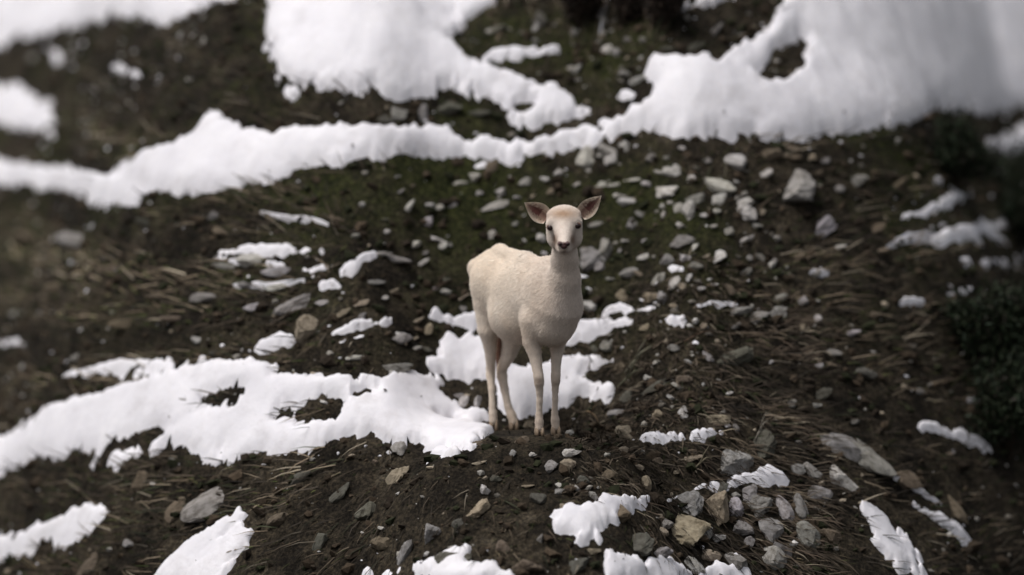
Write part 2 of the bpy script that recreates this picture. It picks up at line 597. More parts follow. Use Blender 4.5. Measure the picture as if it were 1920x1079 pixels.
snow_patch("faint thin snow streak right of the pale lilac stone",
           [(1720, 556), (1770, 546), (1830, 540), (1850, 548), (1800, 555), (1740, 560)], 0.022)
snow_patch("snow lump with a hollow edge on the left slope",
           [(634, 505), (655, 490), (690, 478), (706, 476), (700, 490), (680, 500), (672, 515), (660, 525), (640, 522)], 0.04, rag=0.008, fing=0.4)
snow_patch("low snow lump just under the hollow edged lump on the left slope",
           [(592, 538), (612, 526), (630, 524), (655, 540), (640, 548), (600, 548)], 0.035, rag=0.008, fing=0.4)
snow_patch("faint snow streak left of the hollow edged lump",
           [(395, 472), (450, 464), (530, 462), (612, 468), (590, 480), (520, 480), (450, 486), (405, 484)], 0.025, rag=0.025)
snow_patch("short snow scrap at the left between pale stones on the slope",
           [(560, 508), (590, 500), (632, 496), (630, 508), (600, 515), (570, 518)], 0.02, rag=0.012, fing=0.4)
snow_patch("oval snow lump below the three cornered stone",
           [(478, 658), (495, 640), (522, 628), (545, 630), (558, 641), (540, 652), (510, 662), (488, 668)], 0.04, rag=0.008, fing=0.4)
snow_patch("slim snow strip rising to the right, left of the deer",
           [(618, 632), (645, 614), (675, 604), (705, 604), (740, 594), (778, 590), (760, 602), (738, 606), (752, 612), (720, 622), (690, 616), (660, 630), (625, 638)], 0.04, rag=0.008)
snow_patch("thin snow edge under the slim rising strip",
           [(632, 643), (660, 634), (684, 630), (682, 638), (655, 644), (636, 648)], 0.02, rag=0.004)
snow_patch("snow roll beside the deer's belly with a round left end",
           [(798, 600), (806, 584), (818, 578), (828, 590), (850, 596), (880, 588), (905, 580), (930, 600), (925, 622), (890, 620), (860, 614), (835, 606), (820, 606)], 0.045, rag=0.006)
snow_patch("snow sheet under and behind the deer's legs",
           [(800, 690), (806, 668), (828, 652), (822, 640), (850, 630), (880, 628), (910, 636), (940, 638), (948, 664), (968, 684), (1000, 690), (1030, 678), (1056, 672), (1096, 668), (1153, 672),
            (1150, 682), (1106, 690), (1088, 708), (1110, 720), (1158, 727), (1142, 754), (1118, 762), (1102, 752), (1082, 758), (1056, 774), (1016, 788), (978, 787), (955, 782), (930, 772),
            (925, 735), (912, 720), (870, 716), (838, 712), (815, 704)], 0.05, rag=0.008)
snow_patch("bright snow wedge right of the deer's chest",
           [(1050, 655), (1072, 628), (1086, 603), (1120, 600), (1160, 598), (1205, 600), (1190, 610), (1160, 615), (1140, 628), (1100, 640), (1064, 653)], 0.045, rag=0.006)
snow_patch("widest snow sheet running from the deer's hooves to the left edge",
           [(-30, 842), (0, 822), (60, 790), (130, 762), (200, 738), (262, 716), (290, 690), (400, 682), (480, 688), (560, 700), (640, 705), (710, 716), (745, 708), (790, 702), (830, 704), (842, 724), (832, 748),
            (858, 758), (890, 768), (915, 772), (928, 790), (905, 800), (925, 812), (912, 830), (882, 850), (830, 846), (800, 848), (755, 842), (728, 836), (700, 822), (650, 822), (600, 838), (550, 848),
            (505, 862), (475, 850), (440, 868), (380, 866), (330, 850), (262, 866), (210, 884), (140, 866), (66, 886), (-30, 925)], 0.06, rag=0.012, fing=0.6, melt_amt=0.55,
           holes=[[(518, 792), (545, 772), (590, 760), (640, 764), (630, 782), (580, 796)],
                  [(668, 742), (688, 732), (704, 736), (690, 746)],
                  [(380, 748), (410, 738), (440, 732), (455, 736), (420, 748)],
                  [(212, 834), (250, 818), (300, 812), (300, 826), (250, 838)],
                  [(838, 797), (850, 788), (864, 796)]])
snow_patch("small white snow cap standing off the lower rim of the widest sheet",
           [(808, 858), (815, 849), (835, 846), (855, 850), (866, 862), (840, 864)], 0.03, rag=0.004)
snow_patch("thin snow streak above the left end of the widest sheet",
           [(120, 704), (180, 686), (250, 676), (300, 674), (270, 690), (190, 702)], 0.025, rag=0.015)
snow_patch("pale snow streak at the left edge above the widest sheet",
           [(-30, 640), (40, 630), (130, 628), (90, 644), (30, 656), (-30, 660)], 0.025, rag=0.015)
snow_patch("snow hump with a trailing right end, right of the deer's chest",
           [(1127, 590), (1142, 575), (1165, 567), (1180, 574), (1195, 580), (1225, 574), (1243, 577), (1225, 586), (1195, 590), (1165, 588), (1140, 594)], 0.035, rag=0.004)
snow_patch("thin bright snow dash farthest right of the deer's chest",
           [(1301, 573), (1320, 567), (1355, 564), (1391, 570), (1385, 577), (1345, 578), (1315, 577)], 0.028, rag=0.003)
snow_patch("small square snow dab below the hump right of the deer's chest",
           [(1242, 600), (1258, 592), (1284, 592), (1294, 606), (1280, 616), (1255, 612)], 0.03, rag=0.003)
snow_patch("tiny snow dab between pale stones right of the deer's neck",
           [(1250, 506), (1262, 499), (1282, 503), (1283, 512), (1260, 515)], 0.022, rag=0.003)
snow_patch("short snow sliver touching the deer's neck on its right",
           [(1080, 514), (1100, 516), (1109, 522), (1092, 525), (1078, 521)], 0.02, rag=0.002)
snow_patch("flat snow streak right of the deer's front hooves by the round tan stone",
           [(1196, 828), (1215, 816), (1250, 814), (1290, 816), (1330, 808), (1362, 810), (1350, 822), (1310, 838), (1275, 834), (1240, 840), (1205, 836)], 0.035, rag=0.006)
snow_patch("lumpy snow patch left of the big tan stone at the bottom",
           [(1028, 972), (1045, 955), (1080, 950), (1108, 948), (1130, 936), (1175, 936), (1220, 928), (1222, 950), (1195, 966), (1160, 976), (1172, 988), (1128, 1000), (1132, 1020), (1105, 1034),
            (1075, 1022), (1085, 1008), (1045, 1000)], 0.04, rag=0.006)
snow_patch("narrow snow ledge above the grey rocks at the bottom",
           [(1238, 938), (1270, 928), (1310, 912), (1350, 906), (1400, 888), (1440, 880), (1490, 902), (1450, 918), (1410, 912), (1370, 922), (1310, 926), (1260, 944)], 0.035, rag=0.008)
snow_patch("greyish snow patch at the bottom edge under the dark round stone",
           [(1128, 1030), (1160, 1028), (1200, 1048), (1250, 1056), (1300, 1060), (1390, 1040), (1430, 1100), (1130, 1100)], 0.035, rag=0.02)
snow_patch("long snow streak running down at the bottom right",
           [(1612, 950), (1640, 940), (1680, 985), (1720, 1030), (1760, 1110), (1690, 1110), (1650, 1040), (1620, 1000)], 0.035)
snow_patch("slim snow streak beside the long one at the bottom right",
           [(1700, 938), (1730, 945), (1790, 985), (1830, 1015), (1805, 1022), (1750, 985)], 0.03)
snow_patch("bright forked snow streak at the right below the dark shrubs",
           [(1630, 778), (1665, 780), (1700, 796), (1740, 778), (1790, 790), (1840, 815), (1900, 865), (1850, 862), (1780, 838), (1720, 826), (1670, 806)], 0.035)
snow_patch("sloping snow patch at the lower left corner",
           [(-30, 1000), (40, 990), (100, 962), (170, 940), (215, 950), (200, 985), (140, 1018), (80, 1036), (-30, 1070)], 0.04)
snow_patch("snow patch at the bottom edge right of the lower left corner",
           [(300, 1100), (345, 1045), (400, 1010), (440, 988), (462, 1015), (430, 1060), (400, 1100)], 0.04)
snow_patch("faint snow patch at the bottom edge below the dark grass",
           [(640, 1100), (690, 1066), (760, 1054), (830, 1040), (880, 1024), (894, 1036), (880, 1056), (940, 1064), (970, 1100)], 0.03, rag=0.02)
snow_patch("snow lump alone in the bare gully",
           [(1156, 186), (1166, 174), (1180, 171), (1194, 180), (1185, 190), (1168, 192)], 0.03, rag=0.004)
snow_patch("small snow knob at the tip of the curving tongue",
           [(1084, 214), (1094, 203), (1108, 204), (1113, 213), (1098, 217)], 0.025, rag=0.003)
snow_patch("thin snow fringe hanging under the long band above the brown stone",
           [(885, 318), (900, 306), (925, 304), (932, 314), (905, 320)], 0.022, rag=0.004)
snow_patch("little snow bridge joining the long band to the broad snowfield",
           [(1118, 236), (1140, 226), (1165, 232), (1168, 242), (1140, 246), (1122, 246)], 0.025, rag=0.006)

# ------------------------------------------------------------------ stones
def ico(sub):
    bm_ = bpy.data.meshes.new("tmp")
    import bmesh
    bm = bmesh.new()
    bmesh.ops.create_icosphere(bm, subdivisions=sub, radius=1.0)
    v = np.array([p.co[:] for p in bm.verts]); f = np.array([[q.index for q in t.verts] for t in bm.faces])
    bm.free(); bpy.data.meshes.remove(bm_)
    v /= np.linalg.norm(v, axis=1)[:, None]
    return v, f


ICO4, ICO4F = ico(4)
ICO3, ICO3F = ico(3)
ICO1, ICO1F = ico(1)


def stone_mesh(seed, V, F, flat=0.0, pointed=False, rough=0.085):
    rg = np.random.default_rng(seed)
    k = rg.integers(10, 16)
    nrm = rg.normal(size=(k, 3)); nrm /= np.linalg.norm(nrm, axis=1)[:, None]
    dd = rg.uniform(0.36, 0.86, k)
    rad = np.full(len(V), 1.05)
    for nn, d_ in zip(nrm, dd):
        c = V @ nn
        rr = np.where(c > 0.05, d_ / np.maximum(c, 0.05), 9)
        kk = 0.022                                     # soft minimum keeps worn edges
        h = np.clip(0.5 + 0.5 * (rr - rad) / kk, 0, 1)
        rad = rr * (1 - h) + rad * h - kk * h * (1 - h)
    rad = np.clip(rad, 0.22, 1.2)
    n1 = fbm(V[:, 0] + 3.1 * V[:, 2] + seed, V[:, 1] - 2.3 * V[:, 2] + seed * 0.7, 0.5, 4, seed)
    n2 = fbm(V[:, 0] * 1.2 + 1.7 * V[:, 2], V[:, 1] + 2.7 * V[:, 2] + seed, 0.16, 2, seed + 1)
    rad = rad * (1 + rough * 1.6 * n1 + rough * 0.7 * n2)
    P = V * rad[:, None]
    if pointed:
        s = 1.0 - 0.55 * np.clip((P[:, 2] + 0.6) / 1.5, 0, 1)
        P[:, 0] *= s; P[:, 1] *= s
    mn, mx = P.min(0), P.max(0)
    P = (P - (mn + mx) / 2) / ((mx - mn) / 2)
    me = make_mesh("stone", P, F)
    me.materials.append(m_stone)
    try:
        me.set_sharp_from_angle(angle=math.radians(24))
    except Exception:
        pass
    return me


STONES = [stone_mesh(100 + i, ICO3, ICO3F) for i in range(26)]
POINTED = [stone_mesh(200 + i, ICO3, ICO3F, pointed=True) for i in range(4)]
TONES = {'p': (0.56, 0.535, 0.505), 'w': (0.60, 0.575, 0.565), 'g': (0.31, 0.295, 0.280), 't': (0.34, 0.285, 0.215),
         'd': (0.125, 0.120, 0.100), 'b': (0.17, 0.135, 0.100), 'l': (0.44, 0.41, 0.43)}
WORD = {'p': 'pale', 'w': 'whitish', 'g': 'grey', 't': 'tan', 'd': 'dark', 'b': 'brownish', 'l': 'lilac'}
stone_seed = [0]


def put_stone(px, py, w, h, rot, tone, label, group, pointed=False, own=False, sink=0.30):
    stone_seed[0] += 1
    k = stone_seed[0]
    rg = np.random.default_rng(5000 + k)
    p, t = hit(px, py)
    p = p[0]; s = px_scale(t[0])
    if own:
        me = stone_mesh(900 + k, ICO4, ICO4F, pointed=pointed, rough=0.10)
    else:
        me = (POINTED if pointed else STONES)[rg.integers(0, 4 if pointed else 26)]
    o = bpy.data.objects.new("stone", me)
    bigger = 1.0 + 0.14 * min(max((w - 24) / 20, 0), 1)
    hw, hh = w * s / 2 * 1.06 * bigger, h * s / 2 * 1.12 * bigger
    tilt = math.radians(rg.uniform(22, 38))            # lying back on the slope
    ph = tilt + PITCH
    hz = hh * rg.uniform(0.78, 0.92)
    hd = min(math.sqrt(max(hh * hh - (hz * math.cos(ph)) ** 2, 1e-8)) / math.sin(ph), hw * 1.3)
    hd = max(hd, hh * 0.6)
    hh = hz
    # push back into the slope so that the lower rear is buried
    e = 0.004
    gxn = (ground_base(p[0] + e, p[1]) - ground_base(p[0] - e, p[1])) / (2 * e)
    gyn = (ground_base(p[0], p[1] + e) - ground_base(p[0], p[1] - e)) / (2 * e)
    nrm = np.array([-gxn, -gyn, 1.0]); nrm /= np.linalg.norm(nrm)
    back = ray_dir(px, py)
    c = p + back * (hd * 0.22) + nrm * 0.010
    o.location = c.tolist()
    o.scale = (hw, hd, hh)
    o.rotation_euler = (tilt, -math.radians(rot), 0.0)
    j = rg.uniform(0.86, 1.14)
    tc_ = TONES[tone]
    o.color = (tc_[0] * j, tc_[1] * j * rg.uniform(0.98, 1.02), tc_[2] * j * rg.uniform(0.95, 1.05), 1)
    COL.objects.link(o)
    tag(o, label, "stone", group)
    return o


BIG = [
    # px, py, w, h, rot, tone, pointed, label
    (1175, 275, 27, 17, 0, 'p', 1, "pale wedge shaped stone close under the joint of the two snow bands"),
    (1140, 284, 34, 21, -20, 'p', 0, "upper of two cracked pale stones under the right end of the long snow band"),
    (1144, 300, 30, 16, 22, 'p', 0, "lower of two cracked pale stones under the right end of the long snow band"),
    (1097, 300, 38, 34, 25, 'p', 0, "large pale pitted stone right under the end of the long snow band"),
    (1372, 308, 46, 23, 6, 'p', 0, "smooth pale dome shaped stone under the broad snowfield"),
    (1261, 324, 35, 20, 18, 'p', 0, "pale stone split into two layers below the broad snowfield"),
    (1295, 336, 18, 14, 10, 'w', 0, "small whitish rounded stone left of the long sloping pale slab"),
    (1346, 352, 56, 24, -14, 'p', 0, "long pale slab sloping down to the right above the deer's ear level"),
    (1249, 362, 39, 30, -8, 'p', 0, "rounded pale stone with a grooved face up right of the deer's ears"),
    (1343, 377, 35, 15, 8, 'p', 0, "flat pale stone directly under the long sloping slab"),
    (1302, 375, 34, 15, 0, 'g', 0, "flat greyish stone left of the flat pale stone under the slab"),
    (1293, 402, 31, 28, 30, 'p', 0, "angular pale stone with a shadowed lower corner right of the deer's head"),
    (1271, 393, 18, 16, 0, 'p', 0, "small blocky stone touching the angular pale stone right of the deer's head"),
    (1182, 380, 41, 12, 6, 'p', 0, "knobbly flat pale stone just right of the deer's raised ear"),
    (1186, 424, 22, 27, 10, 'g', 0, "upright greyish stone right of the deer's cheek"),
    (1444, 293, 37, 20, -5, 'b', 0, "brownish oval stone under the broad snowfield"),
    (1483, 284, 34, 15, 0, 'b', 0, "brownish flat stone stacked behind another under the broad snowfield"),
    (1484, 299, 36, 11, 0, 'b', 0, "low brownish slab in front of the two brownish stones"),
    (1433, 329, 29, 13, 25, 'p', 0, "leaning pale flake left above the biggest boulder"),
    (1484, 358, 73, 51, 0, 'g', 0, "biggest rounded grey boulder with a pitted face on the right slope"),
    (1393, 382, 36, 14, 12, 'w', 0, "bright pale slab resting on a rounded stone left of the biggest boulder"),
    (1396, 404, 38, 27, 15, 'p', 0, "rounded pale stone under the bright slab left of the biggest boulder"),
    (1536, 434, 56, 28, 18, 'l', 0, "large pale lilac stone below right of the biggest boulder"),
    (1110, 484, 50, 34, 40, 'g', 0, "large grey ridged stone touching the deer's neck on its right"),
    (1132, 470, 34, 34, 20, 'g', 0, "arched grey stone behind the ridged stone right of the deer's neck"),
    (1126, 503, 25, 18, 25, 'g', 0, "grey stone at the foot of the ridged stone by the deer's neck"),
    (1278, 456, 44, 22, 12, 'g', 0, "jumbled grey stone with a broken top right of the deer's throat"),
    (1284, 486, 22, 18, -10, 'w', 0, "small square whitish stone under the jumbled grey stone"),
    (1252, 488, 26, 18, 0, 'g', 0, "greyish stone left of the small square whitish stone"),
    (1346, 487, 31, 19, 35, 'w', 0, "bright whitish tilted stone standing apart right of the deer's throat"),
    (1236, 525, 31, 16, 42, 'p', 0, "left of two steeply tilted pale stones under the tiny snow dab"),
    (1264, 535, 32, 15, 45, 'p', 0, "right of two steeply tilted pale stones under the tiny snow dab"),
    (1184, 514, 38, 15, 8, 'g', 0, "low greyish stone between the deer's neck and the tilted pale stones"),
    (1171, 555, 29, 20, 10, 't', 1, "tan peaked stone just above the snow hump right of the deer"),
    (1222, 558, 28, 25, 0, 't', 0, "left half of a split tan stone above the snow hump"),
    (1243, 559, 19, 23, 0, 'g', 0, "right half of a split stone above the snow hump"),
    (1107, 578, 27, 19, 0, 'p', 0, "rounded pale stone beside the deer's chest"),
    (1397, 452, 33, 9, 30, 'p', 0, "slim pale flake leaning right, under the rounded stones on the right"),
    (1397, 513, 25, 12, 25, 'g', 0, "small grey stone with a pointed left end right of the bright tilted stone"),
    (1501, 566, 25, 17, 5, 'l', 0, "pale lilac stone alone on the right slope"),
    (1386, 586, 43, 17, 10, 'g', 0, "rough grey stone under the thin bright snow dash"),
    (1421, 598, 42, 15, 12, 'g', 0, "flat grey stone between two rough stones right of the snow dash"),
    (1457, 589, 34, 19, 15, 'g', 0, "rough grey stone farthest right of the snow dash"),
    (764, 391, 33, 14, 45, 'p', 0, "pale stone tilted up to the right, far left above the deer's back"),
    (803, 388, 22, 10, 14, 'p', 0, "small pale stone starting a short row left of the deer's ears"),
    (822, 391, 21, 11, 10, 'p', 0, "pale stone in the middle of a short row left of the deer's ears"),
    (846, 387, 25, 7, 14, 'p', 0, "thin pale stone ending a short row left of the deer's ears"),
    (801, 418, 18, 27, -20, 'l', 0, "upright pale lilac stone under the short row of stones"),
    (829, 462, 21, 14, 32, 'p', 0, "pale tilted stone up left of the deer's rump"),
    (818, 451, 27, 6, -14, 'p', 0, "thin pale flake above the tilted stone up left of the deer's rump"),
    (890, 335, 21, 25, 0, 'p', 0, "round pale stone under the long snow band"),
    (865, 345, 29, 8, 8, 'p', 0, "thin pale stone left of the round one under the long snow band"),
    (919, 316, 29, 19, 0, 'b', 0, "brownish lumpy stone touching the lower rim of the long snow band"),
    (925, 389, 52, 11, 12, 'p', 0, "long thin pale stone left of the deer's left hand ear"),
    (920, 443, 22, 14, 14, 'p', 0, "pale egg shaped stone just above the deer's back"),
    (896, 423, 18, 10, 16, 'p', 0, "small pale stone above the egg shaped stone over the deer's back"),
    (939, 363, 18, 18, 20, 'p', 0, "knobbly pale stone above the long thin stone by the ear"),
    (1048, 327, 20, 14, 0, 'p', 0, "pale stone midway between the deer's ears and the long snow band"),
    (792, 494, 29, 8, 32, 'p', 0, "slim pale stone leaning right, left of the deer's rump"),
    (743, 489, 46, 14, -14, 'g', 0, "greyish slab behind the hollow edged snow lump"),
    (835, 549, 20, 10, 3, 'w', 0, "small bright whitish stone left of the deer's flank"),
    (864, 562, 34, 6, 30, 't', 0, "thin tan stone pointing at the deer's flank"),
    (642, 590, 36, 10, 32, 't', 0, "slim tan stone leaning right above the slim snow strip"),
    (578, 618, 40, 38, 0, 't', 1, "three cornered tan stone on the left slope"),
    (551, 577, 68, 22, 25, 'g', 0, "large grey slab leaning right on the left slope"),
    (750, 636, 39, 18, -5, 'g', 0, "grey hump shaped stone below the slim snow strip"),
    (737, 692, 60, 20, 4, 'g', 0, "grey slab half sunk at the upper rim of the widest snow sheet"),
    (868, 757, 22, 19, 0, 'w', 0, "round whitish stone in the dark hollow left of the hind hooves"),
    (896, 757, 16, 28, -25, 'w', 1, "whitish pointed stone in the dark hollow left of the hind hooves"),
    (846, 795, 31, 11, 0, 'g', 0, "grey stone poking through the widest snow sheet"),
    (748, 848, 29, 24, 0, 'g', 0, "rounded grey stone at the lower rim of the widest snow sheet"),
    (991, 803, 25, 19, 0, 't', 0, "tan block between the deer's hind and front hooves"),
    (977, 830, 30, 13, 5, 'b', 0, "brown stone in front of the deer's hooves"),
    (1139, 652, 27, 21, 0, 'g', 0, "grey round stone between the snow wedge and the snow sheet"),
    (1172, 820, 34, 31, 0, 't', 0, "round tan stone right of the deer's front hooves"),
    (1160, 778, 36, 14, 18, 'g', 0, "flat grey stone right of the deer's front legs"),
    (1336, 787, 56, 14, -7, 't', 0, "long tan stone above the flat snow streak"),
    (1377, 806, 15, 20, 0, 'g', 0, "small upright stone at the right end of the flat snow streak"),
    (1281, 714, 33, 14, 0, 'b', 0, "brownish flat stone in the dead grass right of the deer"),
    (1327, 673, 25, 16, -15, 'g', 0, "greyish stone in the dead grass right of the deer"),
    (1069, 852, 37, 17, 15, 'p', 0, "pale arched stone below the deer's front hooves"),
    (1064, 874, 28, 17, -10, 't', 0, "tan stone just under the pale arched one"),
    (1034, 879, 25, 19, 0, 'g', 0, "greyish stone left of the tan one below the front hooves"),
    (1163, 850, 27, 15, 0, 't', 0, "tan stone below the round tan stone"),
    (1296, 862, 37, 13, 10, 't', 0, "low tan stone below the flat snow streak"),
    (1370, 872, 72, 46, 12, 'g', 0, "large ridged grey rock above the narrow snow ledge"),
    (1428, 838, 46, 46, 0, 'd', 0, "dark mossy rock right of the large ridged grey one"),
    (1284, 951, 60, 43, 20, 'g', 0, "broad grey rock below the narrow snow ledge"),
    (1287, 1006, 74, 51, -5, 't', 0, "big tan flat faced stone at the bottom"),
    (1338, 960, 46, 80, -5, 't', 1, "tall tan pointed rock right of the broad grey rock"),
    (1198, 1024, 46, 33, 10, 'd', 0, "dark rounded stone at the bottom left of the big tan stone"),
    (1160, 965, 38, 24, 0, 'b', 0, "brown stone poking through the lumpy snow patch"),
    (1210, 911, 18, 36, 8, 't', 0, "narrow upright tan stone behind the lumpy snow patch"),
    (1378, 957, 30, 42, 5, 'l', 0, "pale upright stone right of the tall tan pointed rock"),
    (1418, 955, 54, 38, 10, 'g', 0, "wide grey stone at the right of the bottom rock pile"),
    (1392, 992, 36, 32, 0, 'g', 0, "blocky grey stone low in the bottom rock pile"),
    (1232, 1040, 46, 20, 5, 'g', 0, "flat grey stone under the big tan one"),
    (909, 922, 20, 29, 10, 'w', 0, "small whitish upright stone in the dark ground below the deer"),
    (895, 958, 43, 32, 0, 't', 0, "square tan stone under the small whitish upright one"),
    (813, 1003, 32, 46, -25, 'g', 1, "pointed grey stone leaning right at the bottom left of centre"),
    (743, 900, 56, 22, 52, 't', 0, "long mossy tan stone leaning steeply below the widest snow sheet"),
    (851, 1053, 60, 34, 0, 'd', 0, "dark stone sunk in the faint snow at the bottom edge"),
    (985, 1062, 52, 34, 15, 'b', 0, "brown stone at the bottom edge left of the lumpy snow patch"),
    (760, 1043, 24, 62, -12, 'g', 0, "tall narrow grey stone at the bottom left of centre"),
    (1138, 96, 23, 15, 0, 'p', 0, "left of a pair of pale stones high in the bare gully"),
    (1155, 101, 18, 19, 15, 'p', 0, "right of a pair of pale stones high in the bare gully"),
    (1078, 135, 29, 11, 28, 'p', 0, "slim pale stone leaning right in the bare gully"),
    (1198, 151, 34, 15, 20, 'p', 0, "flat pale stone beside the broad snowfield in the bare gully"),
    (745, 216, 32, 24, 0, 'g', 0, "left of two grey stones between the upper bank and the long band"),
    (790, 216, 24, 28, 15, 'g', 0, "right of two grey stones between the upper bank and the long band"),
    (840, 205, 46, 20, 12, 'd', 0, "dark rock face under the upper snow bank"),
    (1372, 676, 72, 24, 15, 'd', 0, "low dark rock in the dead grass far right of the deer"),
    (1230, 728, 52, 14, 18, 'd', 0, "dark greenish slab in the dead grass right of the deer's knees"),
]
for px_, py_, w_, h_, r_, t_, pt_, lab_ in BIG:
    put_stone(px_, py_, w_, h_, r_, t_, lab_, None, bool(pt_), own=(w_ >= 30 and h_ >= 18))

